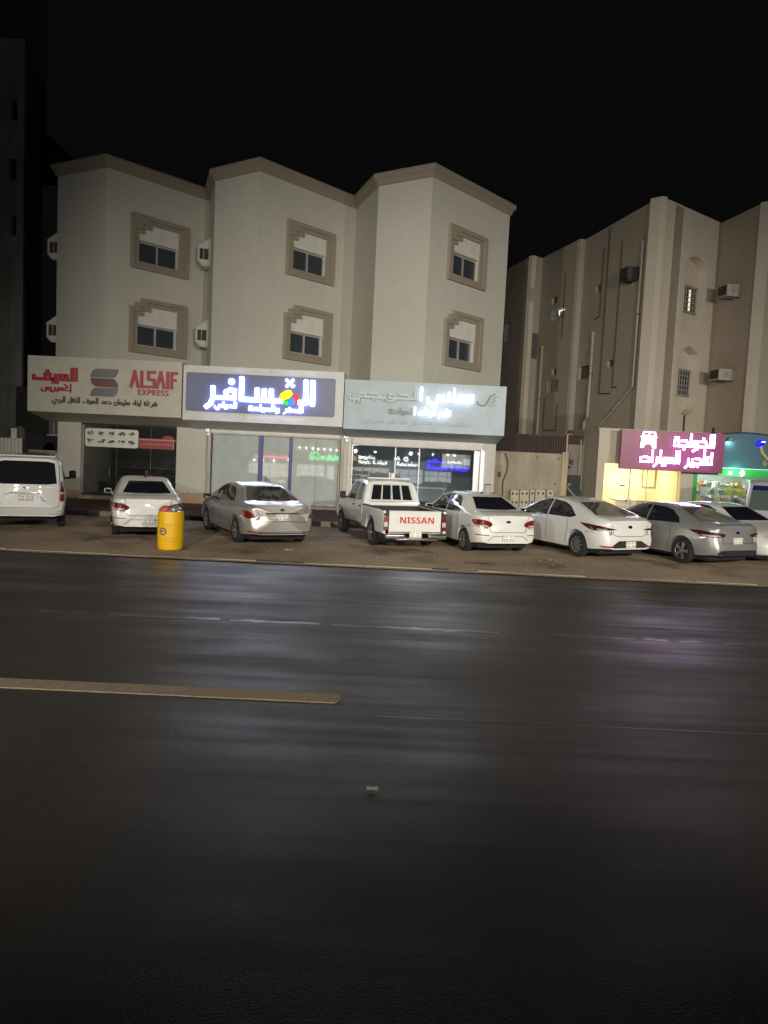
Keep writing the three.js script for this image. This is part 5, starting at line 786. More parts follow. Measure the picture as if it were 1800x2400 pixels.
carTable.fastback = {
  ...S_saloon, L: 4.62, W: 1.8, wheelR: 0.32, rearAxle: 0.98, base: 2.7,
  top: [[0, 0.98], [0.08, 1.05], [0.35, 1.08], [0.55, 1.11], [1.5, 1.38], [2.05, 1.45], [2.4, 1.45], [2.85, 1.37], [3.6, 1.0], [3.8, 0.96], [4.3, 0.82], [4.5, 0.7], [4.62, 0.6]], belt: [[0, 0.93], [0.7, 0.99], [1.6, 0.96], [3.5, 0.88], [3.9, 0.82], [4.62, 0.56]],
  sideGlass: [[[1.1, 1.03], [1.45, 1.24], [1.75, 1.335], [2.2, 1.375], [2.2, 0.965], [1.3, 0.97]], [[2.25, 0.96], [2.25, 1.378], [2.55, 1.36], [2.85, 1.26], [3.32, 0.98], [3.26, 0.92]]], rearGlass: [[-0.68, 1.1], [-0.46, 1.36], [0.46, 1.36], [0.68, 1.1], [0.25, 1.085], [-0.25, 1.085]],
  doorSeams: [[[2.22, 0.3], [2.22, 0.95]], [[1.42, 0.96], [1.34, 0.75], [1.4, 0.5], [1.45, 0.3]], [[3.32, 0.3], [3.34, 0.9]]], handles: [[1.55, 0.83], [2.38, 0.81]], mirror: [3.25, 0.98], plate: [-0.008, 0.42],
  detail(P, both, side, skin, t) {
    both('tail_lamp', CM.darkRed, [[-1.28, 0.895], [-1.05, 0.89], [-0.72, 0.86], [-0.36, 0.79], [-0.6, 0.765], [-0.8, 0.745], [-1.02, 0.76], [-1.16, 0.82]].map(([u, y]) => [u + 0.02, y]), 40, 0.014);
    both('reverse_lamp', CM.clear, [[-0.86, 0.8], [-0.6, 0.785], [-0.62, 0.76], [-0.8, 0.755]], 40, 0.02);
    P('rear_diffuser', CM.trim, [[-0.62, 0.37], [-0.36, 0.51], [0.36, 0.51], [0.62, 0.37], [0.5, 0.33], [-0.5, 0.33]], 0, 0.01); both('bumper_reflector', CM.reflector, [[-0.86, 0.385], [-0.5, 0.39], [-0.5, 0.345], [-0.78, 0.35]], 20, 0.012);
    P('badge', M.chrome, Array.from({ length: 12 }, (_, i) => [0.07 * Math.cos(i * Math.PI / 6), 0.85 + 0.04 * Math.sin(i * Math.PI / 6)]), 0, 0.014);
    mk('boot_seam', [...skin.line([[-0.6, 0.98], [-0.52, 0.66], [-0.4, 0.62], [0.4, 0.62], [0.52, 0.66], [0.6, 0.98]], 0, 0.012, 0.004)], CM.seam, t);
    both('head_lamp', CM.clear, [[0.44, 0.66], [0.85, 0.72], [0.92, 0.82], [0.5, 0.74]], 150, 0.012);
  },
};
carTable.notchback = {
  ...carTable.fastback, L: 4.56, W: 1.78, wheelR: 0.32,
  top: [[0, 1.0], [0.06, 1.06], [0.35, 1.08], [0.6, 1.1], [1.5, 1.38], [2.0, 1.44], [2.4, 1.44], [2.8, 1.36], [3.55, 1.0], [3.75, 0.96], [4.3, 0.82], [4.45, 0.7], [4.56, 0.6]],
  sideGlass: [[[1.12, 1.0], [1.2, 1.12], [1.5, 1.29], [1.8, 1.35], [2.2, 1.37], [2.2, 0.965]], [[2.25, 0.96], [2.25, 1.372], [2.5, 1.36], [2.8, 1.26], [3.3, 0.97], [3.22, 0.92]]], plate: [0.04, 0.66],
  detail(P, both, side, skin, t) {
    both('tail_lamp', CM.darkRed, [[-1.2, 0.88], [-1.0, 0.895], [-0.7, 0.87], [-0.4, 0.83], [-0.42, 0.76], [-0.7, 0.745], [-0.95, 0.76], [-1.1, 0.81]].map(([u, y]) => [u + 0.02, y]), 38, 0.014);
    both('reverse_lamp', CM.clear, [[-0.95, 0.8], [-0.55, 0.8], [-0.5, 0.775], [-0.7, 0.76], [-0.9, 0.77]], 38, 0.02);
    P('rear_diffuser', CM.trim, [[-0.78, 0.3], [-0.62, 0.43], [0.62, 0.43], [0.78, 0.3]], 0, 0.01);
    mk('boot_seam', [...skin.line([[-0.6, 0.98], [-0.52, 0.6], [0.52, 0.6], [0.6, 0.98]], 0, 0.012, 0.004)], CM.seam, t);
    P('badge', M.chrome, Array.from({ length: 12 }, (_, i) => [0.065 * Math.cos(i * Math.PI / 6), 0.86 + 0.033 * Math.sin(i * Math.PI / 6)]), 0, 0.014);
    both('head_lamp', CM.clear, [[0.44, 0.66], [0.85, 0.72], [0.92, 0.82], [0.5, 0.74]], 150, 0.012);
  },
};
carTable.facing = {
  ...carTable.fastback, plate: null,
  detail(P, both, side, skin, t) {
    both('head_lamp', CM.clear, [[0.42, 0.68], [0.62, 0.63], [0.9, 0.72], [1.1, 0.84], [0.8, 0.8]], 145, 0.014); both('lamp_bezel', CM.trim, [[0.38, 0.7], [0.62, 0.6], [0.94, 0.7], [1.18, 0.87], [0.8, 0.83]], 145, 0.008);
    P('front_grille', CM.trim, [[-0.45, 0.62], [0.45, 0.62], [0.52, 0.4], [-0.52, 0.4]], 180, 0.008, {}); both('fog_recess', CM.trim, [[0.5, 0.46], [0.8, 0.5], [0.82, 0.36], [0.55, 0.33]], 155, 0.01);
    P('front_plate', plateMat, [[-0.2, 0.47], [0.2, 0.47], [0.2, 0.38], [-0.2, 0.38]], 180, 0.02); both('tail_lamp', CM.darkRed, [[-1.2, 0.88], [-0.7, 0.87], [-0.5, 0.76], [-1.0, 0.76]], 38, 0.014);
  },
};
{
  let c = sedan(carTable.compact, 'white sedan seen squarely from behind, beside the yellow drum', { paint: PW, spokes: 9, mirrorMat: PW }); pose(c, -0.34, -0.94, 0.88, 0, -6.12, -20.25);
  c = sedan(carTable.saloon, 'silver sedan with dark rear window in front of the frosted shop', { paint: PS, spokes: 10, mirrorMat: M.black }); pose(c, -0.46, -0.888, 1.0, 0, -2.9, -19.95);
  c = sedan(carTable.compact, 'white sedan with a roof aerial, parked between the pickup and the other white sedan', { paint: PW, spokes: 9 }); pose(c, -0.34, -0.94, 0.88, 0, 2.82, -20.3);
  c = sedan(carTable.fastback, 'white sedan with a low sloping tail and narrow dark lamps', { paint: PW, spokes: 10 }); pose(c, -0.45, -0.893, 0.98, -0.78, 5.0, -19.95);
  c = sedan(carTable.notchback, 'silver sedan with twin spoke wheels near the red sign office', { paint: PG, spokes: 5, twin: true }); pose(c, -0.46, -0.888, 0.98, -0.77, 7.55, -19.65);
  c = sedan(carTable.facing, 'white car at the right edge parked nose toward the road', { paint: PW, spokes: 8 }); pose(c, 0.42, 0.9, 4.62, 0, 10.35, -20.05);
}
// ---------- pickup ----------
{
  const t = thing('pickup_truck', 'white double cab pickup with red lettering on the tailgate', 'pickup', [0, 0, 0], 0, 'cars parked in front of the shops');
  const W = 1.69, L = 4.95, r = 0.35, ra = 1.08, base = 2.95;
  const S = { L: 3.1, W: W, roundR: 0.03, roundF: 0.6, endR: 0.985, endF: 0.7, top: [[0, 1.6], [0.02, 1.62], [0.4, 1.66], [1.1, 1.66], [1.3, 1.6], [1.75, 1.12], [1.95, 1.07], [2.8, 0.98], [3.0, 0.85], [3.1, 0.7]], belt: [[0, 1.06], [1.7, 1.03], [2.2, 0.95], [3.1, 0.65]], bottom: [[0, 0.4], [3.1, 0.38]], roofW: [[0, 0.76], [1.2, 0.76], [1.8, 0.9], [3.1, 0.85]], rear: [[0.4, 0], [1.05, 0], [1.62, 0.16], [2, 0.2]], front: [[0.3, 0.05], [0.5, 0], [0.8, 0.08], [1.4, 0.1]] };
  const raw = shell(S), x0 = 1.85, skin = new Skin(raw);
  const cab = toCreasedNormals(cutArches(raw.clone(), [-1, 1].map((s) => [ra + base - x0, r + 0.02, r + 0.08, s * (W / 2 - 0.1)])), 0.6).translate(x0, 0, 0);
  const put = (name, mat, pts, ang, off = 0.008, q) => mk(name, skin.lay(pts, ang, off, q).translate(x0, 0, 0), mat, t);
  mk('cab', cab, PW, t);
  const sideBoth = (name, pts) => { put(name, CM.glass, pts.map(([x, y]) => [-x, y]), 90); put(name, CM.glass, pts, -90); };
  sideBoth('side_window', [[0.22, 1.1], [0.3, 1.53], [0.62, 1.55], [0.66, 1.08]]); sideBoth('side_window', [[0.76, 1.08], [0.74, 1.555], [1.1, 1.56], [1.3, 1.42], [1.56, 1.12], [1.52, 1.07]]);
  put('windscreen', CM.glass, [[-0.64, 1.14], [-0.55, 1.56], [0.55, 1.56], [0.64, 1.14]], 180);
  for (const [a, b] of [[-0.585, -0.31], [-0.275, -0.02], [0.02, 0.275], [0.31, 0.585]]) { const k = (u, y) => u * (1 - 0.14 * (y - 1.12) / 0.4); put('rear_window', CM.glass, [[k(a, 1.12), 1.13], [k(a, 1.52), 1.52], [k(b, 1.52), 1.52], [k(b, 1.12), 1.13]], 0, 0.008); }
  mk('rear_guard', [-0.62, -0.295, 0, 0.295, 0.62].map((z) => bar(V(x0 - 0.02, 1.1, z), V(x0 + 0.11, 1.55, z * 0.87), 0.014)).concat([bar(V(x0 - 0.03, 1.1, -0.64), V(x0 - 0.03, 1.1, 0.64), 0.02), bar(V(x0 + 0.1, 1.55, -0.55), V(x0 + 0.1, 1.55, 0.55), 0.014)]), M.white, t);
  const seams = []; for (const l of [[[0.7, 0.45], [0.7, 1.05]], [[0.12, 1.05], [0.14, 0.6]], [[1.62, 0.45], [1.66, 1.02]]]) seams.push(...skin.line(l.map(([x, y]) => [-x, y]), 90, 0.012, 0.004), ...skin.line(l, -90, 0.012, 0.004)); mkEach('door_seam', seams.map((g) => g.translate(x0, 0, 0)), CM.seam, t);
  for (const x of [0.22, 0.82]) for (const s of [-1, 1]) mk('door_handle', rb(0.14, 0.04, 0.03, 0.01, x0 + x, 0.94, s * W * 0.497), M.black, t);
  for (const s of [-1, 1]) mk('mirror', [rb(0.08, 0.2, 0.16, 0.03, x0 + 1.6, 1.14, s * (W / 2 + 0.1)), rb(0.05, 0.05, 0.12, 0.015, x0 + 1.62, 1.08, s * W / 2)], M.black, t);
  // bed
  const sidePanel = (s) => { const g = cutArches(rb(1.84, 0.58, 0.075, 0.03, 0.92, 0.71, s * (W / 2 - 0.045)).clone(), [[ra, r + 0.02, r + 0.07, s * (W / 2 - 0.1)]]); return toCreasedNormals(g, 0.6); };
  mk('bed_side', sidePanel(-1), PW, t); mk('bed_side', sidePanel(1), PW, t);
  mk('bed_floor', bb(0.06, 1.85, 0.5, 0.55, -W / 2 + 0.08, W / 2 - 0.08), M.dark, t); mk('bed_front', bb(1.78, 1.83, 0.5, 0.98, -W / 2 + 0.08, W / 2 - 0.08), M.dark, t); mk('bed_rail', [rb(1.8, 0.035, 0.09, 0.015, 0.92, 1.005, -W / 2 + 0.055), rb(1.8, 0.035, 0.09, 0.015, 0.92, 1.005, W / 2 - 0.055)], M.dark, t);
  mk('bed_liner', [bb(0.06, 1.8, 0.55, 0.96, -W / 2 + 0.083, -W / 2 + 0.095), bb(0.06, 1.8, 0.55, 0.96, W / 2 - 0.095, W / 2 - 0.083)], M.dark, t);
  const tg = mk('tailgate', rb(0.07, 0.56, 1.38, 0.025, 0.02, 0.72, 0), PW, t);
  { const red = std({ color: lin(0.5, 0.02, 0.035), roughness: 0.45 }), k = new TextGeometry('NISSAN', { font, size: 0.19, depth: 0.006, curveSegments: 4 }); k.computeBoundingBox(); const b = k.boundingBox; k.translate(-(b.min.x + b.max.x) / 2, 0, 0).scale(0.9 / (b.max.x - b.min.x), 0.82, 1).rotateY(-Math.PI / 2).translate(-0.017, 0.69, 0.04); mk('lettering', k, red, tg); mk('tailgate_lip', rb(0.03, 0.03, 1.36, 0.01, -0.012, 0.955, 0), M.white, tg); mk('lower_strip', bx(0.01, 0.02, 1.34, -0.016, 0.47, 0), M.dark, tg); }
  for (const s of [-1, 1]) { const l = mk('tail_lamp', rb(0.05, 0.36, 0.12, 0.015, 0.012, 0.68, s * (W / 2 - 0.075)), CM.red, t); mk('lamp_clear', rb(0.03, 0.12, 0.1, 0.01, -0.004, 0.66, s * (W / 2 - 0.075)), CM.clear, l); mk('lamp_cap', bx(0.02, 0.07, 0.11, -0.006, 0.9, s * (W / 2 - 0.075)), CM.trim, l); }
  mk('bumper', [rb(0.16, 0.14, 0.5, 0.05, -0.1, 0.38, -0.56), rb(0.16, 0.14, 0.5, 0.05, -0.1, 0.38, 0.56), rb(0.18, 0.07, 1.1, 0.03, -0.12, 0.31, 0)], M.chrome, t); mk('number_plate', bx(0.012, 0.16, 0.32, -0.06, 0.42, 0), plateMat, t); mk('tow_bar', [rb(0.2, 0.06, 0.06, 0.02, -0.1, 0.26, 0)], M.dark, t);
  mk('chassis', [bx(4.2, 0.12, 0.9, 2.4, 0.38, 0), bx(0.2, 0.2, 1.3, ra, 0.36, 0)], CM.well, t); mk('side_trim', [bx(2.1, 0.05, 0.02, 2.95, 0.46, -W / 2 - 0.002), bx(2.1, 0.05, 0.02, 2.95, 0.46, W / 2 + 0.002)], M.dark, t); mk('mud_flap', [bx(0.02, 0.26, 0.24, 0.62, 0.28, -0.66), bx(0.02, 0.26, 0.24, 0.62, 0.28, 0.66)], M.rubber, t);
  mk('roof_bar', [bb(x0 + 0.35, x0 + 0.4, 1.675, 1.71, -0.6, 0.6), bb(x0 + 0.36, x0 + 0.39, 1.7, 1.86, 0.0, 0.03), bb(x0 + 0.34, x0 + 0.41, 1.7, 1.84, 0.06, 0.16)], M.white, t);
  for (const x of [ra, ra + base]) for (const s of [-1, 1]) wheel(t, x, s * (W / 2 - 0.12), r, 6, false);
  pose(t, -0.316, -0.949, ra, -W / 2 + 0.1, -0.26, -20.3);
}
// ---------- vans ----------
{
  const t = thing('white_van', 'white passenger van cut off by the left edge of the photo', 'van', [0, 0, 0], 0, 'cars parked in front of the shops');
  const S = { L: 5.12, W: 1.92, roundR: 0.28, roundF: 0.8, endR: 0.88, endF: 0.68, top: [[0, 1.8], [0.05, 1.86], [0.4, 1.91], [2.6, 1.92], [3.4, 1.84], [4.25, 1.2], [4.5, 1.1], [4.95, 0.9], [5.12, 0.7]], belt: [[0, 1.12], [3.6, 1.08], [4.4, 0.95], [5.12, 0.65]], bottom: [[0, 0.36], [0.6, 0.3], [5.12, 0.3]], roofW: [[0, 0.84], [3.3, 0.84], [4.3, 0.88], [5.12, 0.84]], rear: [[0.3, 0.02], [0.62, 0], [0.68, 0.07], [1.12, 0.07], [1.7, 0.2], [1.9, 0.26]], front: [[0.3, 0.05], [0.55, 0], [0.9, 0.1], [2, 0.2]] };
  const raw = shell(S), skin = new Skin(raw), r = 0.335, ra = 0.95, base = 3.2;
  mk('body', toCreasedNormals(cutArches(raw.clone(), [ra, ra + base].flatMap((x) => [-1, 1].map((s) => [x, r, r + 0.06, s * (S.W / 2 - 0.1)]))), 0.6), PW, t);
  const P = (n, m, p, a, o = 0.008, q) => mk(n, skin.lay(p, a, o, q), m, t);
  P('rear_window', CM.glass, [[-0.74, 1.2], [-0.68, 1.72], [-0.5, 1.76], [0.5, 1.76], [0.68, 1.72], [0.74, 1.2], [0.5, 1.17], [-0.5, 1.17]], 0); P('windscreen', CM.glass, [[-0.7, 1.25], [-0.6, 1.76], [0.6, 1.76], [0.7, 1.25]], 180);
  for (const w of [[[0.5, 1.2], [0.6, 1.72], [1.9, 1.75], [1.9, 1.18]], [[1.98, 1.18], [1.98, 1.75], [2.9, 1.74], [2.9, 1.16]], [[3.0, 1.16], [3.0, 1.73], [3.4, 1.66], [3.95, 1.2]]]) { P('side_window', CM.glass, w.map(([x, y]) => [-x, y]), 90); P('side_window', CM.glass, w, -90); }
  for (const s of [-1, 1]) { P('tail_lamp', CM.red, [[0.8, 1.26], [0.87, 1.26], [0.91, 0.98], [0.78, 0.97]].map(([u, y]) => [s * u, y]), s * -22, 0.014); P('reverse_lamp', CM.clear, [[0.79, 0.99], [0.9, 0.99], [0.9, 0.94], [0.79, 0.94]].map(([u, y]) => [s * u, y]), s * -22, 0.016); P('brake_lamp', CM.red, [[0.79, 0.935], [0.9, 0.935], [0.9, 0.76], [0.78, 0.74]].map(([u, y]) => [s * u, y]), s * -22, 0.014); }
  mk('hatch_seam', [...skin.line([[-0.79, 1.8], [-0.8, 0.62], [-0.7, 0.57], [0.7, 0.57], [0.8, 0.62], [0.79, 1.8]], 0, 0.012, 0.005), ...skin.line([[-0.5, 0.9], [-0.34, 0.94], [0.34, 0.94], [0.4, 0.76], [0.5, 0.74]], 0, 0.014, 0.005)], CM.seam, t);
  P('chrome_strip', M.chrome, [[-0.34, 0.965], [0.34, 0.965], [0.34, 0.945], [-0.34, 0.945]], 0, 0.02); P('badge', M.chrome, Array.from({ length: 12 }, (_, i) => [0.075 * Math.cos(i * Math.PI / 6), 1.08 + 0.04 * Math.sin(i * Math.PI / 6)]), 0, 0.014); P('model_script', M.chrome, [[0.5, 1.1], [0.7, 1.1], [0.7, 1.08], [0.5, 1.08]], 0, 0.012);
  mk('number_plate', bx(0.012, 0.17, 0.34, 0.055, 0.83, 0), plateMat, t);
  P('bumper', std({ color: lin(0.5, 0.49, 0.47), roughness: 0.5 }), [[-0.9, 0.55], [0.9, 0.55], [0.88, 0.38], [-0.88, 0.38]], 0, 0.02);
  mk('roof_spoiler', rb(0.22, 0.04, 1.4, 0.015, 0.32, 1.89, 0), PW, t); mk('mirror', [rb(0.1, 0.24, 0.2, 0.05, 4.0, 1.26, 1.08), rb(0.05, 0.06, 0.14, 0.02, 4.02, 1.15, 0.96)], M.black, t); mk('mirror', [rb(0.1, 0.24, 0.2, 0.05, 4.0, 1.26, -1.08), rb(0.05, 0.06, 0.14, 0.02, 4.02, 1.15, -0.96)], M.black, t);
  for (const x of [ra, ra + base]) for (const s of [-1, 1]) wheel(t, x, s * (S.W / 2 - 0.13), r, 7, false);
  mk('underbody', bx(4.4, 0.12, 1.5, 2.5, 0.3, 0), CM.well, t);
  pose(t, -0.36, -0.93, 0.95, 0.82, -8.72, -21.2);
}
{
  const t = thing('grey_minibus', 'pale minibus with a dark blue windscreen band at the right edge', 'minibus', [0, 0, 0], 0, 'cars parked in front of the shops');
  const S = { L: 4.8, W: 1.72, roundR: 0.2, roundF: 0.5, endR: 0.9, endF: 0.82, top: [[0, 1.95], [0.2, 2.05], [3.6, 2.08], [4.0, 2.0], [4.55, 1.3], [4.7, 1.05], [4.8, 0.8]], belt: [[0, 1.1], [4.0, 1.08], [4.8, 0.75]], bottom: [[0, 0.35], [4.8, 0.3]], roofW: [[0, 0.82], [3.9, 0.8], [4.5, 0.86], [4.8, 0.86]], rear: [[0.3, 0], [2, 0.1]], front: [[0.3, 0.03], [0.6, 0], [1.1, 0.05], [2.1, 0.12]] };
  const raw = shell(S), skin = new Skin(raw), r = 0.33, ra = 0.9, base = 2.57;
  mk('body', toCreasedNormals(cutArches(raw.clone(), [ra, ra + base].flatMap((x) => [-1, 1].map((s) => [x, r, r + 0.06, s * (S.W / 2 - 0.1)]))), 0.6), paint(0.5, 0.49, 0.5), t);
  const P = (n, m, p, a, o = 0.008, q) => mk(n, skin.lay(p, a, o, q), m, t);
  P('windscreen', phy({ color: lin(0.1, 0.13, 0.13), roughness: 0.06, clearcoat: 1 }), [[-0.72, 1.16], [-0.62, 1.74], [0.62, 1.74], [0.72, 1.16]], 180); P('screen_band', std({ color: lin(0.015, 0.02, 0.09), roughness: 0.2 }), [[-0.62, 1.745], [-0.58, 1.9], [0.58, 1.9], [0.62, 1.745]], 180, 0.01);
  P('front_grille', CM.trim, [[-0.5, 0.86], [0.5, 0.86], [0.45, 0.74], [-0.45, 0.74]], 180, 0.01); for (const s of [-1, 1]) P('head_lamp', CM.clear, [[0.52, 0.92], [0.76, 0.96], [0.78, 0.78], [0.54, 0.76]].map(([u, y]) => [s * u, y]), 180 - s * 14, 0.012);
  for (const w of [[[0.3, 1.2], [0.3, 1.85], [2.1, 1.87], [2.1, 1.2]], [[2.2, 1.2], [2.2, 1.87], [3.1, 1.86], [3.1, 1.18]], [[3.2, 1.18], [3.2, 1.86], [3.7, 1.8], [4.1, 1.25]]]) { P('side_window', CM.glass, w.map(([x, y]) => [-x, y]), 90); P('side_window', CM.glass, w, -90); }
  for (const s of [-1, 1]) mk('mirror', [rb(0.08, 0.26, 0.16, 0.03, 4.1, 1.3, s * 1.02), rb(0.05, 0.05, 0.2, 0.02, 4.12, 1.2, s * 0.9)], M.black, t);
  for (const x of [ra, ra + base]) for (const s of [-1, 1]) wheel(t, x, s * (S.W / 2 - 0.12), r, 6, false);
  mk('underbody', bx(4.2, 0.12, 1.3, 2.4, 0.3, 0), CM.well, t);
  pose(t, -0.36, 0.93, 4.7, 0.76, 10.98, -23.9);
}
// ---------- small things in the street ----------
{
  const t = thing('plastic_drum', 'bright yellow plastic drum bin standing by the road edge', 'drum', [-4.83, 0.012, -17.85]);
  const yellow = phy({ color: lin(0.82, 0.47, 0.004), map: fineTone, roughness: 0.42, uv: 1 });
  const prof = [[0, 0], [0.255, 0], [0.275, 0.015], [0.282, 0.05], [0.29, 0.2], [0.293, 0.28], [0.299, 0.3], [0.299, 0.33], [0.293, 0.35], [0.294, 0.58], [0.3, 0.6], [0.3, 0.63], [0.293, 0.65], [0.288, 0.82], [0.28, 0.86], [0.272, 0.875], [0.26, 0.875], [0.255, 0.85], [0.258, 0.5], [0.25, 0.03], [0, 0.03]];
  mk('shell', new THREE.LatheGeometry(prof.map(([x, y]) => new THREE.Vector2(x, y)), 48), yellow, t);
  const ringAt = (geo, lift2) => { const p = geo.attributes.position; for (let i = 0; i < p.count; i++) { const x = p.getX(i), y = p.getY(i), a = x / 0.293; p.setXYZ(i, Math.sin(a) * (0.2935 + lift2), y, Math.cos(a) * (0.2935 + lift2)); } geo.computeVertexNormals(); return geo; };
  const em = (r0, r1) => new THREE.RingGeometry(r0, r1, 28, 2).translate(-0.07, 0.43, 0);
  const a0 = 0.12;
  mk('emblem_ring', ringAt(em(0.066, 0.088), 0.002).rotateY(-a0), M.black, t);
  mk('emblem_face', ringAt(em(0, 0.066), 0.0025).rotateY(-a0), std({ color: lin(0.62, 0.34, 0.2), roughness: 0.5 }), t);
  mk('emblem_mark', [ringAt(stroke([[-0.055, 0.455], [-0.04, 0.44], [-0.05, 0.41]], 0.014, 0.001)[0], 0.004), ringAt(new THREE.RingGeometry(0.008, 0.024, 14, 1).translate(-0.095, 0.435, 0), 0.004)].map((g) => g.rotateY(-a0)), M.black, t);
  mk('scuff', [[0.02, 0.13], [0.15, 0.22], [0.17, 0.3], [-0.12, 0.08]].map(([x, y]) => ringAt(new THREE.CircleGeometry(rr(0.006, 0.014), 8).translate(x, y, 0), 0.002)), std({ color: lin(0.25, 0.12, 0.01), roughness: 0.8 }), t);
  const crumple = (r, sx, sy, sz, k) => { const g = new THREE.IcosahedronGeometry(r, 3), p = g.attributes.position; for (let i = 0; i < p.count; i++) { const n = 0.75 + 0.5 * vn(p.getX(i) * k + 50, p.getY(i) * k + p.getZ(i) * k * 0.7 + 50, 1000, 1000, 77); p.setXYZ(i, p.getX(i) * n * sx, p.getY(i) * n * sy, p.getZ(i) * n * sz); } g.computeVertexNormals(); return g; };
  tag(mk('pink_bag', crumple(0.13, 1.0, 0.75, 0.9, 14).translate(-4.97, 0.9, -17.87), std({ color: lin(0.45, 0.1, 0.12), roughness: 0.6 })), 'crumpled pink bag poking out of the yellow drum', 'bag');
  tag(mk('silver_bag', crumple(0.13, 1.0, 0.85, 0.9, 18).translate(-4.75, 0.91, -17.87), std({ color: lin(0.5, 0.49, 0.48), roughness: 0.25, metalness: 0.7 })), 'crumpled silver wrapper on top of the yellow drum', 'wrapper');
  const paper = std({ color: lin(0.6, 0.56, 0.5), roughness: 0.8 });
  const scrap = (x, z, s, y, label) => { const g = new THREE.PlaneGeometry(s, s * 0.7, 5, 4).rotateX(-Math.PI / 2), p = g.attributes.position; for (let i = 0; i < p.count; i++) p.setY(i, 0.012 + 0.16 * s * vn(p.getX(i) * 22 + x * 9 + 90, p.getZ(i) * 22 + 90, 500, 500, 5)); g.computeVertexNormals(); tag(mk('paper_scrap', g.rotateY(x * 3).translate(x, y, z), paper), label, 'litter', 'paper scraps on the ground'); };
  scrap(0.01, -5.72, 0.085, 0.0, 'small pale paper scrap lying alone in the middle of the near road');
  scrap(-2.2, -18.55, 0.2, 0.0, 'white paper scrap on the apron behind the silver sedan by the frosted shop');
  scrap(-3.2, -19.3, 0.1, 0.0, 'tiny scrap under the rear bumper of the silver sedan'); scrap(3.35, -17.9, 0.12, 0.0, 'tiny pale scrap on the apron behind the white sedan with the aerial'); scrap(4.05, -19.0, 0.13, 0.0, 'pale scrap between the two white sedans at right'); scrap(-4.2, -16.9, 0.09, 0.0, 'tiny scrap at the gutter lip right of the yellow drum'); scrap(3.98, -18.1, 0.08, 0.0, 'tiny scrap on the sand before the white sedan with narrow lamps');
  const g = []; for (let i = 0; i < 420; i++) { const x = rr(-14, 14), z = -16.5 - Math.pow(rnd(), 2) * 6, s = rr(0.008, 0.026); g.push(new THREE.IcosahedronGeometry(s, 0).scale(1, 0.6, 1).translate(x, 0.014, z)); }
  const m = mk('gravel', merge(g), M.gutter); m.userData.kind = 'stuff'; tag(m, 'loose gravel scattered on the sandy parking apron', 'gravel');
}
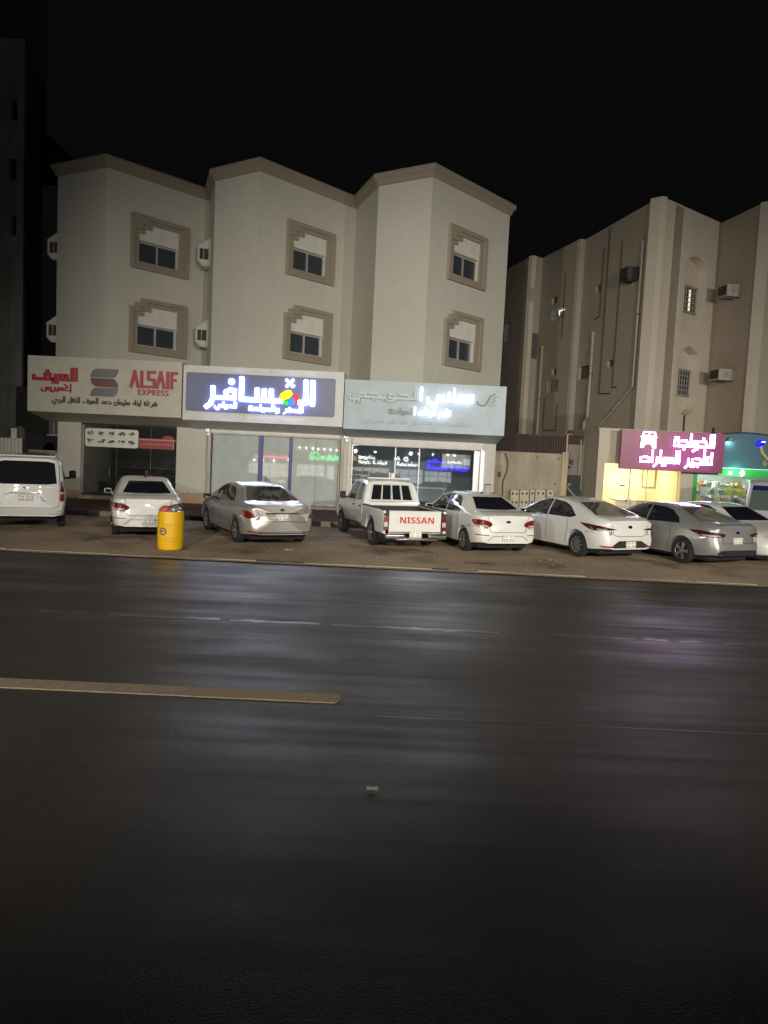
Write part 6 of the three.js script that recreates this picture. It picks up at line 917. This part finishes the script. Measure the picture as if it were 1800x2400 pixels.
// ---------- the far side of the street, behind the camera: what lights the place and what the shop glass mirrors ----------
{
  const back = new THREE.Matrix4().makeRotationY(Math.PI), Z = 18;
  const opp = thing('shop_row', 'long low shop building across the street behind the viewer', 'building');
  const dim = std({ color: lin(0.12, 0.12, 0.13), roughness: 0.9 });
  const bays = [[-13.4, -9.1], [-8.7, -5.0], [-3.5, 0.4], [0.9, 3.6], [3.8, 6.4]];
  const piers = []; let px = -24; for (const [a, b] of [...bays, [24, 24]]) { piers.push(bb(px, a, -0.05, 3.1, Z, Z + 0.3)); px = b; }
  mk('wall', [...piers, bb(-24, 24, 3.1, 7.5, Z, Z + 0.3), bb(-24, 24, 7.3, 7.5, Z + 0.3, Z + 9), bb(-24, -23.7, 0, 7.3, Z + 0.3, Z + 9), bb(23.7, 24, 0, 7.3, Z + 0.3, Z + 9), bb(-24, 24, 0, 7.5, Z + 8.8, Z + 9.1)], dim, opp);
  mk('pavement', bb(-24, 24, -0.02, 0.14, 8.2, Z), M.paving, opp);
  const tones = [[0.95, 0.9, 0.75], [0.85, 1, 0.85], [1, 0.9, 0.82], [0.8, 0.9, 1], [0.85, 0.95, 1]];
  bays.forEach(([a, b], i) => {
    mk('lit_window', bb(a, b, 0.3, 3.1, Z + 0.9, Z + 0.95), glow(...tones[i], 2.6), opp);
    const posts = []; for (let x = a + 0.4; x < b; x += 0.85) posts.push(bb(x, x + 0.06, 0.2, 3.1, Z + 0.05, Z + 0.12));
    posts.push(bb(a, b, 0.14, 0.5, Z + 0.05, Z + 0.15), bb(a, b, 2.5, 2.56, Z + 0.06, Z + 0.11));
    mk('shop_mullion', posts, M.black, opp);
  });
  // goods stacked in the grocery and its neighbour
  const pal = [[0.6, 0.1, 0.06], [0.6, 0.5, 0.35], [0.5, 0.5, 0.5], [0.5, 0.2, 0.12], [0.1, 0.12, 0.2], [0.6, 0.45, 0.1], [0.62, 0.6, 0.58]].map((c) => std({ color: lin(...c), roughness: 0.6 }));
  for (const [bi, n] of [[2, 5], [0, 3], [3, 3]]) {
    const [a, b] = bays[bi], rack = thing('goods_rack', ['rack of goods in the red lit shop across the street', '', 'rack of packed goods in the grocery across the street', 'rack of goods in the white lit shop across the street'][bi], 'rack', [0, 0, 0]);
    for (let k = 0; k < n; k++) mk('shelf', bb(a + 0.1, b - 0.1, 0.55 + k * 0.46, 0.58 + k * 0.46, Z + 0.35, Z + 0.75), M.alu, rack);
    const per = pal.map(() => []);
    for (let k = 0; k < n; k++) for (let x = a + 0.15; x < b - 0.3;) { const w = rr(0.12, 0.4), h = rr(0.14, 0.36); per[Math.floor(rnd() * pal.length)].push(bb(x, x + w, 0.58 + k * 0.46, 0.58 + k * 0.46 + h, Z + 0.32, Z + 0.6)); x += w + rr(0.01, 0.12); }
    per.forEach((g, k) => { if (g.length) { const m = mk('goods', g, pal[k], rack); m.userData.kind = 'stuff'; } });
  }
  const row = (label, cat, fn) => { const t = thing('opposite_sign', label, cat); fn(t); return t; };
  const T = (text, X0, X1, y, h, w, mat, t) => arabic(text, -X1, -X0, y, h, w, -(Z - 0.12), 0.06, mat, t, { turn: back, words: true });
  const flat = (pts, w, mat, t, name) => mk(name, stroke(pts.map(([x, y]) => [-x, y]), w, 0.05).map((g) => g.translate(0, 0, -(Z - 0.12)).applyMatrix4(back)), mat, t);
  const board = (t, x0, x1, y0, y1, c) => mk('board', bb(x0, x1, y0, y1, Z - 0.1, Z - 0.01), std({ color: lin(...c), roughness: 0.6 }), t);
  row('green lettered car sign across the street', 'sign', (t) => { board(t, -8.6, -4, 3.25, 4.5, [0.02, 0.02, 0.02]); const g = glow(0.02, 1, 0.2, 14); T('سيارات', -6.35, -4.2, 3.75, 0.36, 0.12, g, t); flat([[-7.3, 3.62], [-7.35, 3.95], [-7.1, 4.3], [-6.75, 4.3], [-6.5, 3.95], [-6.55, 3.62], [-6.75, 3.62], [-6.8, 3.85], [-7.05, 3.85], [-7.1, 3.62], [-7.3, 3.62]], 0.08, g, t, 'emblem'); });
  row('thin red light bar across the street', 'light bar', (t) => { mk('light_tube', bb(-12.7, -9.5, 3.56, 3.76, Z - 0.1, Z - 0.02), glow(1, 0.12, 0.14, 7), t); mk('bracket', [bb(-12.6, -12.5, 3.5, 3.8, Z - 0.02, Z), bb(-9.7, -9.6, 3.5, 3.8, Z - 0.02, Z)], M.black, t); });
  row('two line white grocery sign across the street', 'sign', (t) => { board(t, -3.6, 0.5, 3.2, 4.4, [0.02, 0.02, 0.03]); const g = glow(1, 1, 0.95, 13); T('تموينات', -2.7, -1.1, 3.98, 0.28, 0.075, g, t); T('المواد الغذائية', -2.7, 0.1, 3.5, 0.26, 0.07, g, t); mk('orange_panel', bb(-3.4, -2.85, 3.7, 4.1, Z - 0.14, Z - 0.1), glow(1, 0.5, 0.1, 3), t); });
  row('white sign with ring emblem across the street', 'sign', (t) => { board(t, 0.7, 3.5, 3.2, 4.4, [0.02, 0.02, 0.03]); const g = glow(1, 1, 1, 13); T('مركز', 0.75, 1.3, 4.0, 0.24, 0.06, g, t); T('الخدمات', 1.0, 3.1, 3.45, 0.3, 0.075, g, t); mk('emblem', new THREE.TorusGeometry(0.2, 0.045, 8, 20).translate(1.9, 4.06, Z - 0.14), g, t); flat([[1.9, 3.95], [1.9, 4.16]], 0.05, g, t, 'emblem_bar'); });
  row('blue lettered sign with white square emblem across the street', 'sign', (t) => { board(t, 3.7, 8.2, 3.0, 4.5, [0.01, 0.012, 0.03]); const b = glow(0.03, 0.02, 1, 20), g = glow(1, 1, 0.95, 12); T('مكتب', 3.9, 5.7, 3.9, 0.3, 0.1, b, t); T('استقدام', 5.9, 7.3, 3.9, 0.2, 0.05, g, t); T('للخدمات العقارية', 3.9, 7.9, 3.25, 0.36, 0.1, b, t); mk('emblem_board', bb(7.45, 8.05, 3.75, 4.35, Z - 0.15, Z - 0.1), glow(0.85, 0.9, 0.85, 3), t); });
  const spots = [[-8.4, 4.68], [-7.75, 4.66], [-7.1, 4.64], [-6.6, 4.62], [-6, 4.62], [-5.4, 4.6], [-4.8, 4.58], [-4.3, 4.56], [-12.7, 3.3], [-11.9, 3.3], [-10.8, 3.3], [-9.4, 3.45], [-3.0, 4.6], [-1.1, 4.6], [2.3, 4.6], [3.06, 4.6], [4.43, 4.6], [5.9, 4.62], [6.5, 4.62]];
  const ord = ['leftmost', 'second', 'third', 'fourth', 'fifth', 'sixth', 'seventh', 'eighth', 'ninth', 'tenth', 'eleventh', 'twelfth', 'thirteenth', 'fourteenth', 'fifteenth', 'sixteenth', 'seventeenth', 'eighteenth', 'nineteenth']; spots.sort((p, q) => p[0] - q[0]);
  spots.forEach(([x, y], i) => { const t = thing('canopy_spotlight', ord[i] + ' small spotlight from the left end of the shops across the street', 'spotlight', [x, y, Z - 0.5], 0, 'spotlights above the shops across the street'); const k = x === 2.3 || x === -3.0 ? 1.8 : 1; mk('lamp', new THREE.SphereGeometry(0.09 * k, 10, 8), glow(1, 0.98, 0.9, 26), t); mk('arm', bar(V(0, 0.08, 0), V(0, 0.2, 0.5), 0.02), M.black, t); });
  // lamp posts along the near kerb behind the viewer: the broad frontal light on cars and facades
  const flood = (x, z, I, target, c, label, angle) => {
    const t = thing('lamp_post', label, 'lamp post', [x, 0, z], 0, 'lamp posts along the near kerb'), h = 6.6;
    mk('pole', cyl(0.06, 0.1, h, 12).translate(0, h / 2, 0), M.steel, t); mk('base', cyl(0.2, 0.24, 0.3, 12).translate(0, 0.15, 0), M.steel, t); mk('arm', bar(V(0, h - 0.1, 0), V(0, h, -0.5), 0.04), M.steel, t);
    mk('housing', rb(0.46, 0.32, 0.12, 0.02, 0, h, -0.56), M.black, t); mk('lamp_face', bx(0.4, 0.26, 0.02, 0, h, -0.63), glow(1, 0.97, 0.88, 12), t);
    const s = new THREE.SpotLight(c, I, 0, angle, 1); s.position.set(x, h, z - 0.7); s.target.position.set(...target); s.castShadow = true; s.shadow.radius = 12; s.shadow.mapSize.set(2048, 2048); scene.add(s, s.target);
  };
  const wl = lin(1, 0.94, 0.82);
  flood(-17, 7, 680, [3, 0.2, -27], wl, 'lamp post behind the viewer, farthest left', 0.5);
  flood(-5, 7, 900, [-2.5, 0.2, -26], wl, 'lamp post behind the viewer, just left of the camera', 0.5);
  flood(7, 7, 1350, [3, 0, -26], wl, 'lamp post behind the viewer, just right of the camera', 0.48);
  flood(19, 7, 1250, [9, 0.5, -28], wl, 'lamp post behind the viewer, farthest right', 0.46);
}
renderer.render(scene, camera);
